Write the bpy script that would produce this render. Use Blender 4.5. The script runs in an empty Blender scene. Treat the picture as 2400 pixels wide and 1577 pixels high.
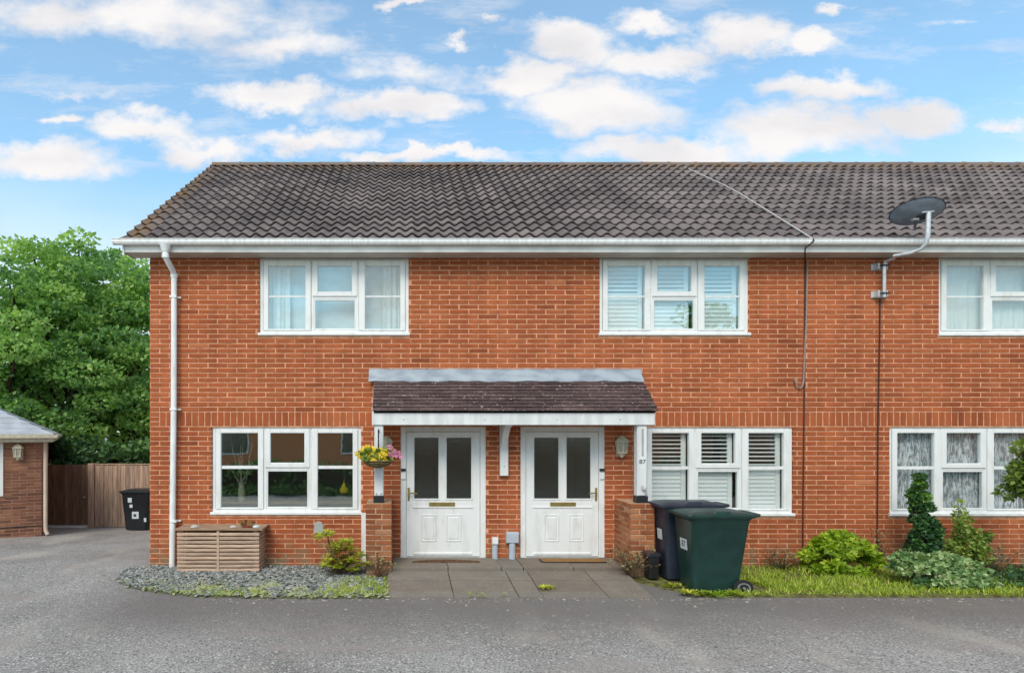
import bpy, math, random
import numpy as np
from mathutils import Vector, Matrix

random.seed(7)
RNG = np.random.default_rng(11)
R = math.radians
scene = bpy.context.scene
COL = scene.collection

# ------------------------------------------------------------------ camera
F, CXP, CYP, HC, DW = 1420.0, 940.0, 1009.0, 2.08, 9.2   # focal px, principal point px, eye height, metres to the brick face
cam = bpy.data.cameras.new('camera')
cam.sensor_width = 36.0
cam.lens = 36.0 * F / 2400.0
cam.shift_x = (1200.0 - CXP) / 2400.0
cam.shift_y = (CYP - 788.5) / 2400.0
cam.clip_end = 900.0
cam_ob = bpy.data.objects.new('camera', cam)
COL.objects.link(cam_ob)
cam_ob.location = (0, -DW, HC)
cam_ob.rotation_euler = (R(90), 0, 0)
scene.camera = cam_ob

def at(px, py, d):            # a pixel of the photograph at d metres in front of the camera
    return Vector(((px - CXP) * d / F, d - DW, HC - (py - CYP) * d / F))
def wx(px): return (px - CXP) * DW / F
def wz(py): return HC - (py - CYP) * DW / F

# ------------------------------------------------------------------ sky
SUN_EL, SUN_AZ = 44.0, 200.0      # azimuth: from +Y clockwise; behind the camera, a little to the left
world = bpy.data.worlds.new('World'); scene.world = world
world.use_nodes = True
wn, wl = world.node_tree.nodes, world.node_tree.links
wn.clear()
def N(t, **kw):
    n = wn.new(t)
    for k, v in kw.items(): setattr(n, k, v)
    return n
def vin(n, i, v):
    if hasattr(v, 'is_output') or isinstance(v, bpy.types.NodeSocket): wl.new(v, n.inputs[i])
    else: n.inputs[i].default_value = v
def M_(op, a, b=0.0, c=None, clamp=False):
    n = N('ShaderNodeMath', operation=op); n.use_clamp = clamp
    vin(n, 0, a); vin(n, 1, b)
    if c is not None: vin(n, 2, c)
    return n.outputs[0]
def V_(op, a, b=(0, 0, 0)):
    n = N('ShaderNodeVectorMath', operation=op)
    vin(n, 0, a); vin(n, 1, b)
    return n.outputs['Value'] if op in ('LENGTH', 'DOT_PRODUCT') else n.outputs[0]
def smooth(x, a, b):
    n = N('ShaderNodeMapRange', interpolation_type='SMOOTHSTEP')
    vin(n, 0, x); n.inputs[1].default_value = a; n.inputs[2].default_value = b
    return n.outputs[0]
sky = N('ShaderNodeTexSky', sky_type='NISHITA')
sky.sun_disc = False
sky.sun_elevation = R(SUN_EL); sky.sun_rotation = R(SUN_AZ)
sky.air_density = 1.0; sky.dust_density = 0.6; sky.ozone_density = 2.2
tint = N('ShaderNodeMix', data_type='RGBA', blend_type='MULTIPLY')
tint.inputs[0].default_value = 1.0
wl.new(sky.outputs[0], tint.inputs[6]); tint.inputs[7].default_value = (0.84, 1.18, 1.12, 1)
bg_sky = N('ShaderNodeBackground'); wl.new(tint.outputs[2], bg_sky.inputs[0]); bg_sky.inputs[1].default_value = 0.15
tc = N('ShaderNodeTexCoord')
sep = N('ShaderNodeSeparateXYZ'); wl.new(tc.outputs['Generated'], sep.inputs[0])
dx, dy, dz = sep.outputs
yy = M_('MAXIMUM', dy, 0.05)
u, v = M_('DIVIDE', dx, yy), M_('DIVIDE', dz, yy)
uv = N('ShaderNodeCombineXYZ'); wl.new(u, uv.inputs[0]); wl.new(v, uv.inputs[1]); uv = uv.outputs[0]
def wnoise(vec, scale, detail, rough=0.55, out='Color', sq=(1, 1, 1)):
    m = V_('MULTIPLY', vec, sq)
    n = N('ShaderNodeTexNoise'); wl.new(m, n.inputs['Vector'])
    n.inputs['Scale'].default_value = scale; n.inputs['Detail'].default_value = detail; n.inputs['Roughness'].default_value = rough
    return n.outputs[out]
w1 = V_('MULTIPLY', V_('SUBTRACT', wnoise(uv, 5.0, 6, 0.6, sq=(1, 1.6, 1)), (0.5, 0.5, 0.5)), (0.20, 0.10, 0))
w2 = V_('MULTIPLY', V_('SUBTRACT', wnoise(uv, 16.0, 5, 0.6, sq=(1, 1.4, 1)), (0.5, 0.5, 0.5)), (0.10, 0.055, 0))
uvd = V_('ADD', V_('ADD', uv, w1), w2)
CLOUDS = [  # centre px, half axes px, weight: cumulus banks and high veils as they stand in the sky
 (95, 378, 210, 56, 1), (330, 298, 170, 46, 1), (490, 348, 140, 44, 1), (620, 222, 180, 42, 1), (930, 250, 230, 46, 1),
 (740, 325, 180, 34, .95), (1010, 372, 240, 18, .9), (300, 40, 560, 80, .74), (660, 110, 260, 46, .62), (960, 180, 230, 40, .5),
 (1340, 100, 140, 58, 1), (1540, 140, 210, 50, 1), (1740, 85, 130, 60, 1), (1880, 95, 110, 36, .9), (1240, 175, 140, 50, 1),
 (1400, 240, 230, 70, 1), (1880, 305, 290, 74, 1), (2150, 280, 150, 54, 1), (1560, 350, 230, 46, 1), (1960, 205, 190, 38, .95),
 (1530, 50, 110, 34, .8), (1960, 14, 80, 18, .8), (930, 6, 100, 16, .8), (140, 268, 46, 20, .8), (1060, 90, 40, 14, .6), (1175, 65, 40, 18, .6),
 (2360, 300, 60, 22, .55), (2270, 55, 110, 14, .45), (120, 215, 160, 14, .4)]
dens = None
for (cx, cy, a, b, wgt) in CLOUDS:
    c = ((cx - CXP) / F, (CYP - cy) / F, 0)
    q = V_('MULTIPLY', V_('SUBTRACT', uvd, c), (F / a / 1.15, F / b / 1.2, 0))
    m = M_('MULTIPLY', M_('SUBTRACT', 1.0, V_('LENGTH', q), clamp=True), wgt)
    dens = m if dens is None else M_('MAXIMUM', dens, m)
fine = wnoise(uv, 9.0, 9, 0.62, 'Fac', (1, 1.7, 1))
wisp = wnoise(uv, 5.0, 8, 0.65, 'Fac', (1, 4.0, 1))
d1 = M_('ADD', dens, M_('MULTIPLY', M_('SUBTRACT', fine, 0.5), 1.05))
d1 = smooth(d1, -0.06, 0.66)
d1 = M_('MAXIMUM', d1, M_('MULTIPLY', smooth(wisp, 0.40, 0.75), 0.55))
# overhead and behind: the same broken cloud, on a flat layer
pl = V_('DIVIDE', tc.outputs['Generated'], N('ShaderNodeCombineXYZ').outputs[0])
cz = N('ShaderNodeCombineXYZ'); zc = M_('ADD', M_('ABSOLUTE', dz), 0.22)
for i in range(3): wl.new(zc, cz.inputs[i])
pl = V_('DIVIDE', tc.outputs['Generated'], cz.outputs[0])
d2 = smooth(wnoise(pl, 1.5, 8, 0.6, 'Fac'), 0.30, 0.68)
d1 = M_('MAXIMUM', d1, M_('MULTIPLY', smooth(dz, 0.45, 0.14), 0.78))   # pale haze low in the sky
d1 = M_('MAXIMUM', d1, 0.13); d2 = M_('MAXIMUM', d2, 0.13)      # thin high veil over the whole sky
inframe = M_('MULTIPLY', smooth(dy, 0.25, 0.5), M_('SUBTRACT', 1.0, smooth(v, 0.74, 1.0)))
dd = N('ShaderNodeMix', data_type='FLOAT')
wl.new(inframe, dd.inputs[0]); wl.new(d2, dd.inputs[2]); wl.new(d1, dd.inputs[3])
shade = wnoise(uv, 4.0, 5, 0.5, 'Fac', (1, 2.2, 1))
ccol = N('ShaderNodeMix', data_type='RGBA'); wl.new(smooth(shade, 0.42, 0.68), ccol.inputs[0])
ccol.inputs[6].default_value = (1.0, 0.975, 0.97, 1); ccol.inputs[7].default_value = (0.83, 0.82, 0.845, 1)
bg_cl = N('ShaderNodeBackground'); wl.new(ccol.outputs[2], bg_cl.inputs[0]); bg_cl.inputs[1].default_value = 0.60
mixw = N('ShaderNodeMixShader'); wl.new(dd.outputs[0], mixw.inputs[0]); wl.new(bg_sky.outputs[0], mixw.inputs[1]); wl.new(bg_cl.outputs[0], mixw.inputs[2])
outw = N('ShaderNodeOutputWorld'); wl.new(mixw.outputs[0], outw.inputs[0])

# ------------------------------------------------------------------ sun, exposure
sun = bpy.data.lights.new('sun', 'SUN'); sun.energy = 1.42; sun.angle = R(28); sun.color = (1.0, 0.92, 0.80)
sun_ob = bpy.data.objects.new('sun', sun); COL.objects.link(sun_ob)
sd = Vector((math.sin(R(SUN_AZ)) * math.cos(R(SUN_EL)), math.cos(R(SUN_AZ)) * math.cos(R(SUN_EL)), math.sin(R(SUN_EL))))
sun_ob.location = (0, 0, 30); sun_ob.rotation_euler = (-sd).to_track_quat('-Z', 'Y').to_euler()
scene.view_settings.view_transform = 'Standard'
scene.view_settings.look = 'None'
scene.view_settings.gamma = 1.0
scene.view_settings.use_curve_mapping = False
scene.view_settings.exposure = 0.70
scene.cycles.max_bounces = 7
scene.cycles.transparent_max_bounces = 12

# ------------------------------------------------------------------ materials
def nodes_of(m):
    m.use_nodes = True
    return m.node_tree.nodes, m.node_tree.links, m.node_tree.nodes['Principled BSDF']
def pm(name, base, rough=0.6, var=0.10, scale=6.0, bump=0.0, bscale=60.0, spec=0.4, metal=0.0, col2=None, sq=(1, 1, 1), thr=(0.35, 0.65), obj=0.0, detail=5):
    """Noise-varied paint: base -> col2 (or a darker base) by world-space noise, optional relief and per-object shift."""
    m = bpy.data.materials.new(name); n, l, b = nodes_of(m)
    g = n.new('ShaderNodeNewGeometry')
    mp = n.new('ShaderNodeVectorMath'); mp.operation = 'MULTIPLY'; l.new(g.outputs['Position'], mp.inputs[0]); mp.inputs[1].default_value = sq
    t = n.new('ShaderNodeTexNoise'); l.new(mp.outputs[0], t.inputs['Vector']); t.inputs['Scale'].default_value = scale; t.inputs['Detail'].default_value = detail
    r = n.new('ShaderNodeMapRange'); r.interpolation_type = 'SMOOTHSTEP'; l.new(t.outputs['Fac'], r.inputs[0])
    r.inputs[1].default_value, r.inputs[2].default_value = thr
    mx = n.new('ShaderNodeMix'); mx.data_type = 'RGBA'; l.new(r.outputs[0], mx.inputs[0])
    c2 = col2 or tuple(c * (1 - var * 2) for c in base)
    mx.inputs[6].default_value = (*base, 1); mx.inputs[7].default_value = (*c2, 1)
    out = mx.outputs[2]
    if obj:
        oi = n.new('ShaderNodeObjectInfo')
        rr = n.new('ShaderNodeMapRange'); l.new(oi.outputs['Random'], rr.inputs[0]); rr.inputs[3].default_value = 1 - obj; rr.inputs[4].default_value = 1 + obj
        hs = n.new('ShaderNodeHueSaturation'); l.new(out, hs.inputs['Color']); l.new(rr.outputs[0], hs.inputs['Value']); out = hs.outputs[0]
    l.new(out, b.inputs['Base Color'])
    b.inputs['Roughness'].default_value = rough; b.inputs['Specular IOR Level'].default_value = spec; b.inputs['Metallic'].default_value = metal
    if bump:
        t2 = n.new('ShaderNodeTexNoise'); l.new(mp.outputs[0], t2.inputs['Vector']); t2.inputs['Scale'].default_value = bscale; t2.inputs['Detail'].default_value = 6
        bp = n.new('ShaderNodeBump'); bp.inputs['Strength'].default_value = bump; bp.inputs['Distance'].default_value = 0.01
        l.new(t2.outputs['Fac'], bp.inputs['Height']); l.new(bp.outputs[0], b.inputs['Normal'])
    return m
def ramp(n, l, fac, stops):
    c = n.new('ShaderNodeValToRGB'); l.new(fac, c.inputs[0])
    e = c.color_ramp.elements
    while len(e) < len(stops): e.new(0.5)
    for x, (p, col) in zip(e, stops): x.position = p; x.color = (*col, 1)
    return c.outputs[0]
def mult(n, l, a, b, fac=1.0, mode='MULTIPLY'):
    m = n.new('ShaderNodeMix'); m.data_type = 'RGBA'; m.blend_type = mode
    if isinstance(fac, float): m.inputs[0].default_value = fac
    else: l.new(fac, m.inputs[0])
    for i, x in ((6, a), (7, b)):
        if isinstance(x, tuple): m.inputs[i].default_value = (*x, 1)
        else: l.new(x, m.inputs[i])
    return m.outputs[2]
def wpos_noise(n, l, scale, detail=5, sq=(1, 1, 1), rough=0.55):
    g = n.new('ShaderNodeNewGeometry')
    mp = n.new('ShaderNodeVectorMath'); mp.operation = 'MULTIPLY'; l.new(g.outputs['Position'], mp.inputs[0]); mp.inputs[1].default_value = sq
    t = n.new('ShaderNodeTexNoise'); l.new(mp.outputs[0], t.inputs['Vector']); t.inputs['Scale'].default_value = scale; t.inputs['Detail'].default_value = detail; t.inputs['Roughness'].default_value = rough
    return t.outputs['Fac'], g
def srange(n, l, x, a, b, c=0.0, d=1.0):
    r = n.new('ShaderNodeMapRange'); r.interpolation_type = 'SMOOTHSTEP'; l.new(x, r.inputs[0])
    for i, k in ((1, a), (2, b), (3, c), (4, d)): r.inputs[i].default_value = k
    return r.outputs[0]
BR = [(0.0, (0.34, 0.092, 0.036)), (0.06, (0.43, 0.116, 0.042)), (0.5, (0.47, 0.130, 0.047)), (0.8, (0.51, 0.152, 0.058)), (0.96, (0.50, 0.128, 0.046)), (1.0, (0.56, 0.20, 0.085))]
BR_OLD = [(0.0, (0.30, 0.095, 0.042)), (0.4, (0.41, 0.145, 0.060)), (0.8, (0.50, 0.22, 0.105)), (1.0, (0.56, 0.30, 0.17))]
BR_BROWN = [(0.0, (0.19, 0.088, 0.058)), (0.5, (0.30, 0.14, 0.085)), (1.0, (0.40, 0.20, 0.12))]
def brick_mat(name, stops, attr, moss=True):
    m = bpy.data.materials.new(name); n, l, b = nodes_of(m)
    if attr:
        a = n.new('ShaderNodeAttribute'); a.attribute_name = 'rnd'; f = a.outputs['Fac']
    else:
        f = n.new('ShaderNodeObjectInfo').outputs['Random']
    c = ramp(n, l, f, stops)
    t, g = wpos_noise(n, l, 26, 6, (1, 1, 2.2), 0.65)
    c = mult(n, l, c, mult(n, l, (0.78, 0.76, 0.75), (1.22, 1.2, 1.2), t), 1.0)
    t2, _ = wpos_noise(n, l, 0.9, 3)
    c = mult(n, l, c, mult(n, l, (0.84, 0.80, 0.80), (1.06, 1.07, 1.06), srange(n, l, t2, 0.34, 0.66), 'MIX'), 1.0)
    t8, _ = wpos_noise(n, l, 2.2, 5, (2.4, 1, 0.22))          # rain streaks
    c = mult(n, l, c, mult(n, l, (0.86, 0.85, 0.84), (1.03, 1.03, 1.03), srange(n, l, t8, 0.36, 0.60), 'MIX'), 1.0)
    if moss:      # splash-back staining and salts near the ground
        s = n.new('ShaderNodeSeparateXYZ'); l.new(g.outputs['Position'], s.inputs[0])
        low = srange(n, l, s.outputs[2], 0.58, 0.02)
        t3, _ = wpos_noise(n, l, 5, 5)
        k = n.new('ShaderNodeMath'); k.operation = 'MULTIPLY'; l.new(low, k.inputs[0]); l.new(srange(n, l, t3, 0.4, 0.62), k.inputs[1])
        c = mult(n, l, c, (0.23, 0.17, 0.10), k.outputs[0], 'MIX')
    l.new(c, b.inputs['Base Color']); b.inputs['Roughness'].default_value = 0.86; b.inputs['Specular IOR Level'].default_value = 0.25
    bp = n.new('ShaderNodeBump'); bp.inputs['Strength'].default_value = 0.35; bp.inputs['Distance'].default_value = 0.006
    l.new(t, bp.inputs['Height']); l.new(bp.outputs[0], b.inputs['Normal'])
    return m
def leaf_mat(name, stops, transl=0.35, rough=0.5):
    m = bpy.data.materials.new(name); n, l, b = nodes_of(m)
    a = n.new('ShaderNodeAttribute'); a.attribute_name = 'rnd'
    c = ramp(n, l, a.outputs['Fac'], stops)
    l.new(c, b.inputs['Base Color']); b.inputs['Roughness'].default_value = rough; b.inputs['Specular IOR Level'].default_value = 0.35
    tr = n.new('ShaderNodeBsdfTranslucent'); l.new(mult(n, l, c, (1.15, 1.25, 0.6)), tr.inputs[0])
    mx = n.new('ShaderNodeMixShader'); mx.inputs[0].default_value = transl
    l.new(b.outputs[0], mx.inputs[1]); l.new(tr.outputs[0], mx.inputs[2])
    l.new(mx.outputs[0], n['Material Output'].inputs[0])
    return m
def glass_mat(name, refl, tint_, rough=0.0, bump=0.0, bscale=80.0):
    m = bpy.data.materials.new(name); n, l, b = nodes_of(m); n.remove(b)
    tr = n.new('ShaderNodeBsdfTransparent'); tr.inputs[0].default_value = (*tint_, 1)
    gl = n.new('ShaderNodeBsdfGlossy'); gl.inputs['Roughness'].default_value = rough; gl.inputs[0].default_value = (0.93, 0.98, 0.96, 1)
    t, _ = wpos_noise(n, l, bscale if bump else 1.6, 3)
    bp = n.new('ShaderNodeBump'); bp.inputs['Strength'].default_value = bump or 0.02; bp.inputs['Distance'].default_value = 0.01 if bump else 0.05
    l.new(t, bp.inputs['Height']); l.new(bp.outputs[0], gl.inputs['Normal'])
    fr = n.new('ShaderNodeFresnel'); fr.inputs[0].default_value = 1.5
    ad = n.new('ShaderNodeMath'); ad.operation = 'ADD'; ad.inputs[1].default_value = refl; ad.use_clamp = True
    gb = n.new('ShaderNodeNewGeometry'); inv = n.new('ShaderNodeMath'); inv.operation = 'SUBTRACT'; inv.inputs[0].default_value = 1.0; l.new(gb.outputs['Backfacing'], inv.inputs[1])
    mf = n.new('ShaderNodeMath'); mf.operation = 'MULTIPLY'; l.new(fr.outputs[0], mf.inputs[0]); l.new(inv.outputs[0], mf.inputs[1]); l.new(mf.outputs[0], ad.inputs[0])   # no false total reflection at the pane's back face
    mx = n.new('ShaderNodeMixShader'); l.new(ad.outputs[0], mx.inputs[0]); l.new(tr.outputs[0], mx.inputs[1]); l.new(gl.outputs[0], mx.inputs[2])
    l.new(mx.outputs[0], n['Material Output'].inputs[0])
    return m
MAT = {}
MAT['brick'] = brick_mat('red_brick', BR, False)
MAT['brick_s'] = brick_mat('red_brick_run', BR, True)
MAT['brick_old'] = brick_mat('weathered_brick', BR_OLD, False)
MAT['brick_brown'] = brick_mat('brown_brick', BR_BROWN, False, False)
MAT['mortar'] = pm('mortar', (0.76, 0.385, 0.23), 0.95, 0.16, 9, 0.4, 90, 0.1)
MAT['mortar_old'] = pm('weathered_mortar', (0.60, 0.37, 0.23), 0.95, 0.2, 9, 0.4, 90, 0.1)
MAT['mortar_brown'] = pm('brown_mortar', (0.38, 0.24, 0.18), 0.95, 0.15, 9, 0.3, 90, 0.1)
MAT['upvc'] = pm('white_upvc', (0.80, 0.80, 0.79), 0.38, 0.035, 4, 0, 60, 0.45, col2=(0.70, 0.69, 0.65), sq=(2.2, 1, 0.7), thr=(0.45, 0.75))
MAT['gutter'] = pm('gutter_white', (0.84, 0.84, 0.83), 0.42, 0.08, 5, 0, 60, 0.4, sq=(4, 1, 1))
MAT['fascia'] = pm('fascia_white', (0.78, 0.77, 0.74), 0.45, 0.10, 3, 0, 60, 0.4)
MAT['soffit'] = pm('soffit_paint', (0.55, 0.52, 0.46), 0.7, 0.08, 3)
MAT['whitewood'] = pm('white_painted_timber', (0.78, 0.78, 0.77), 0.5, 0.09, 7, 0.15, 40, 0.4, sq=(1, 1, 0.2))
MAT['glass_g'] = glass_mat('ground_floor_glass', 0.055, (0.975, 0.985, 0.98))
MAT['glass_k'] = glass_mat('coated_glass', 0.24, (0.86, 0.90, 0.87))
MAT['glass_u'] = glass_mat('upper_glass', 0.11, (0.95, 0.985, 0.985))
MAT['glass_d'] = glass_mat('door_glass', 0.15, (0.30, 0.34, 0.30), 0.08, 0.25, 55)
MAT['room'] = pm('room_plaster', (0.45, 0.44, 0.41), 0.9, 0.05, 2)
MAT['curtain'] = pm('curtain_cloth', (0.72, 0.75, 0.74), 0.9, 0.05, 14, sq=(6, 1, 0.3))
MAT['backing'] = pm('pale_backing', (0.62, 0.67, 0.68), 0.8, 0.04, 3)
MAT['shutter'] = pm('shutter_white', (0.78, 0.80, 0.79), 0.5, 0.03, 3)
MAT['brass'] = pm('brass', (0.55, 0.42, 0.16), 0.32, 0.12, 20, metal=0.85, spec=0.5)
MAT['black'] = pm('black_plastic', (0.016, 0.016, 0.018), 0.45, 0.1, 20, spec=0.5)
MAT['iron'] = pm('black_iron', (0.02, 0.02, 0.02), 0.5, 0.1, 30)
MAT['lead'] = pm('lead_flashing', (0.24, 0.275, 0.33), 0.5, 0.13, 7, 0.25, 14, 0.4, col2=(0.36, 0.40, 0.44), sq=(0.5, 1, 1))
MAT['cream'] = pm('cream_paint', (0.60, 0.55, 0.42), 0.5, 0.1, 12, spec=0.4)
MAT['creampipe'] = pm('cream_pipe', (0.62, 0.50, 0.40), 0.5, 0.06, 5)
MAT['frost'] = pm('frosted_panel', (0.44, 0.43, 0.33), 0.25, 0.15, 25, spec=0.5)
MAT['greybox'] = pm('grey_box', (0.48, 0.52, 0.58), 0.5, 0.05, 6)
MAT['ventgrey'] = pm('vent_grey', (0.42, 0.41, 0.38), 0.6, 0.08, 10)
MAT['larch'] = pm('larch_slat', (0.62, 0.43, 0.31), 0.75, 0.16, 18, 0.3, 60, 0.2, sq=(0.25, 1, 3), obj=0.14)
MAT['larchdk'] = pm('larch_top', (0.40, 0.26, 0.17), 0.75, 0.16, 18, 0.3, 60, 0.2, sq=(0.25, 1, 3))
MAT['board'] = pm('fence_board', (0.48, 0.325, 0.235), 0.85, 0.18, 9, 0.4, 50, 0.15, sq=(3, 3, 0.25), obj=0.22)
MAT['gateboard'] = pm('gate_board', (0.26, 0.150, 0.098), 0.8, 0.18, 9, 0.4, 50, 0.2, sq=(3, 3, 0.25), obj=0.2)
MAT['coir'] = pm('coir_mat', (0.36, 0.20, 0.08), 0.95, 0.2, 60, 0.6, 200, 0.1)
MAT['coirdk'] = pm('brown_mat', (0.18, 0.10, 0.055), 0.95, 0.3, 25, 0.6, 200, 0.1)
MAT['coiredge'] = pm('mat_edge', (0.045, 0.03, 0.02), 0.9, 0.2, 40)
MAT['bin_green'] = pm('green_bin_plastic', (0.013, 0.046, 0.039), 0.36, 0.12, 7, 0.06, 300, 0.45)
MAT['bin_blue'] = pm('slate_blue_bin_plastic', (0.030, 0.037, 0.056), 0.36, 0.12, 7, 0.06, 300, 0.45)
MAT['bin_black'] = pm('black_bin_plastic', (0.014, 0.015, 0.020), 0.4, 0.12, 7, 0.06, 300, 0.45)
MAT['rubber'] = pm('rubber_tyre', (0.02, 0.02, 0.02), 0.7, 0.1, 30)
MAT['rimgrey'] = pm('grey_hub', (0.25, 0.25, 0.25), 0.5, 0.1, 30)
MAT['sticker'] = pm('white_sticker', (0.66, 0.70, 0.72), 0.5, 0.12, 40)
MAT['ink'] = pm('dark_lettering', (0.05, 0.05, 0.055), 0.6, 0.05, 20)
MAT['dish'] = pm('grey_dish_mesh', (0.24, 0.28, 0.34), 0.5, 0.12, 9, 0.2, 220, 0.4)
MAT['dishdk'] = pm('dish_bracket', (0.02, 0.022, 0.028), 0.5, 0.1, 20)
MAT['galv'] = pm('galvanised_steel', (0.62, 0.64, 0.66), 0.42, 0.1, 20, metal=0.25)
MAT['cable_br'] = pm('brown_cable', (0.065, 0.022, 0.014), 0.6, 0.1, 20)
MAT['cable_gr'] = pm('grey_cable', (0.34, 0.24, 0.22), 0.6, 0.1, 20)
MAT['cable_wh'] = pm('pale_cable', (0.52, 0.48, 0.46), 0.6, 0.1, 20)
MAT['bark'] = pm('bark', (0.085, 0.062, 0.045), 0.95, 0.25, 8, 0.8, 30, 0.1, sq=(2, 2, 0.5))
MAT['twig'] = pm('dry_twig', (0.17, 0.105, 0.06), 0.9, 0.2, 20)
MAT['stem'] = pm('green_stem', (0.10, 0.10, 0.035), 0.8, 0.2, 20)
MAT['wicker'] = pm('wicker', (0.24, 0.19, 0.095), 0.85, 0.25, 40, 0.8, 120, 0.1, sq=(1, 1, 3))
MAT['yellow'] = pm('yellow_petal', (0.85, 0.60, 0.03), 0.6, 0.2, 50, col2=(0.72, 0.44, 0.02))
MAT['pink'] = pm('pink_petal', (0.62, 0.21, 0.33), 0.6, 0.2, 50)
MAT['stone'] = pm('pale_stone', (0.62, 0.55, 0.50), 0.8, 0.15, 30)
MAT['terracotta'] = pm('terracotta', (0.40, 0.12, 0.06), 0.8, 0.15, 30)
MAT['soil'] = pm('soil', (0.10, 0.08, 0.045), 0.95, 0.3, 9, 0.8, 40, 0.1, col2=(0.20, 0.21, 0.06))
MAT['gbase'] = pm('gravel_bed_soil', (0.10, 0.10, 0.085), 0.95, 0.2, 10, 0.8, 60, 0.1, col2=(0.16, 0.17, 0.06))
MAT['grroof'] = pm('grey_slate_roof', (0.50, 0.52, 0.57), 0.42, 0.1, 4, 0.2, 30)
MAT['oppbrick'] = pm('opposite_brick', (0.60, 0.22, 0.09), 0.9, 0.15, 4, col2=(0.70, 0.34, 0.17), sq=(2, 1, 8))
MAT['oppproof'] = pm('opposite_roof', (0.09, 0.06, 0.05), 0.8, 0.15, 4)

def slab_mat():
    m = bpy.data.materials.new('paving_slab'); n, l, b = nodes_of(m)
    oi = n.new('ShaderNodeObjectInfo')
    c = ramp(n, l, oi.outputs['Random'], [(0, (0.29, 0.235, 0.190)), (0.5, (0.34, 0.295, 0.245)), (1, (0.31, 0.285, 0.250))])
    t, _ = wpos_noise(n, l, 3.5, 6, (1, 1, 1), 0.65)
    c = mult(n, l, c, mult(n, l, (0.72, 0.70, 0.68), (1.2, 1.2, 1.2), srange(n, l, t, 0.3, 0.7)), 1.0)
    t2, _ = wpos_noise(n, l, 34, 4)
    c = mult(n, l, c, (0.56, 0.54, 0.48), srange(n, l, t2, 0.64, 0.72), 'MIX')
    t4, _ = wpos_noise(n, l, 160, 3)
    c = mult(n, l, c, mult(n, l, (0.75, 0.75, 0.75), (1.25, 1.25, 1.25), t4), 1.0)
    l.new(c, b.inputs['Base Color']); b.inputs['Roughness'].default_value = 0.85; b.inputs['Specular IOR Level'].default_value = 0.25
    bp = n.new('ShaderNodeBump'); bp.inputs['Strength'].default_value = 0.4; bp.inputs['Distance'].default_value = 0.006; l.new(t4, bp.inputs['Height']); l.new(bp.outputs[0], b.inputs['Normal'])
    return m
MAT['slab'] = slab_mat()
def asphalt_mat():
    m = bpy.data.materials.new('worn_asphalt'); n, l, b = nodes_of(m)
    t, g = wpos_noise(n, l, 0.55, 6, (1, 1, 1), 0.6)
    c = ramp(n, l, t, [(0.30, (0.37, 0.344, 0.316)), (0.5, (0.52, 0.487, 0.453)), (0.70, (0.66, 0.622, 0.582))])
    t2, _ = wpos_noise(n, l, 54, 4, (1, 1, 1), 0.75)
    c = mult(n, l, c, mult(n, l, (0.34, 0.335, 0.33), (0.84, 0.84, 0.84), srange(n, l, t2, 0.36, 0.64), 'MIX'), 1.0)
    vo = n.new('ShaderNodeTexVoronoi'); vo.inputs['Scale'].default_value = 58; l.new(g.outputs['Position'], vo.inputs['Vector'])
    hv = n.new('ShaderNodeSeparateColor'); l.new(vo.outputs['Color'], hv.inputs[0])
    c = mult(n, l, c, (0.62, 0.585, 0.545), srange(n, l, hv.outputs[0], 0.84, 0.97, 0.0, 0.75), 'MIX')
    c = mult(n, l, c, (0.10, 0.094, 0.088), srange(n, l, hv.outputs[1], 0.80, 0.95, 0.0, 0.75), 'MIX')
    # reddish silt and dark tyre-scrubbed streaks
    t5, _ = wpos_noise(n, l, 1.4, 5, (0.35, 1.4, 1))
    c = mult(n, l, c, (0.31, 0.265, 0.24), srange(n, l, t5, 0.50, 0.66, 0.0, 0.62), 'MIX')
    t6, _ = wpos_noise(n, l, 0.8, 5, (1.2, 0.5, 1))
    c = mult(n, l, c, (0.47, 0.42, 0.355), srange(n, l, t6, 0.52, 0.68, 0.0, 0.6), 'MIX')
    # ragged strip along the front gardens, darker than the rest of the asphalt
    s = n.new('ShaderNodeSeparateXYZ'); l.new(g.outputs['Position'], s.inputs[0])
    t7, _ = wpos_noise(n, l, 1.1, 5)
    yj = n.new('ShaderNodeMath'); yj.operation = 'MULTIPLY_ADD'; l.new(t7, yj.inputs[0]); yj.inputs[1].default_value = 1.6; l.new(s.outputs[1], yj.inputs[2])
    k = n.new('ShaderNodeMath'); k.operation = 'MULTIPLY'; l.new(srange(n, l, yj.outputs[0], -2.9, -1.2), k.inputs[0]); l.new(srange(n, l, s.outputs[0], -4.6, -2.8), k.inputs[1])
    c = mult(n, l, c, (0.150, 0.132, 0.122), mult(n, l, (0, 0, 0), (0.80, 0.80, 0.80), k.outputs[0], 'MIX'), 'MIX')
    l.new(c, b.inputs['Base Color']); b.inputs['Roughness'].default_value = 0.82; b.inputs['Specular IOR Level'].default_value = 0.3
    bp = n.new('ShaderNodeBump'); bp.inputs['Strength'].default_value = 0.6; bp.inputs['Distance'].default_value = 0.006
    l.new(vo.outputs['Distance'], bp.inputs['Height']); l.new(bp.outputs[0], b.inputs['Normal'])
    return m
MAT['asphalt'] = asphalt_mat()
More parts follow.
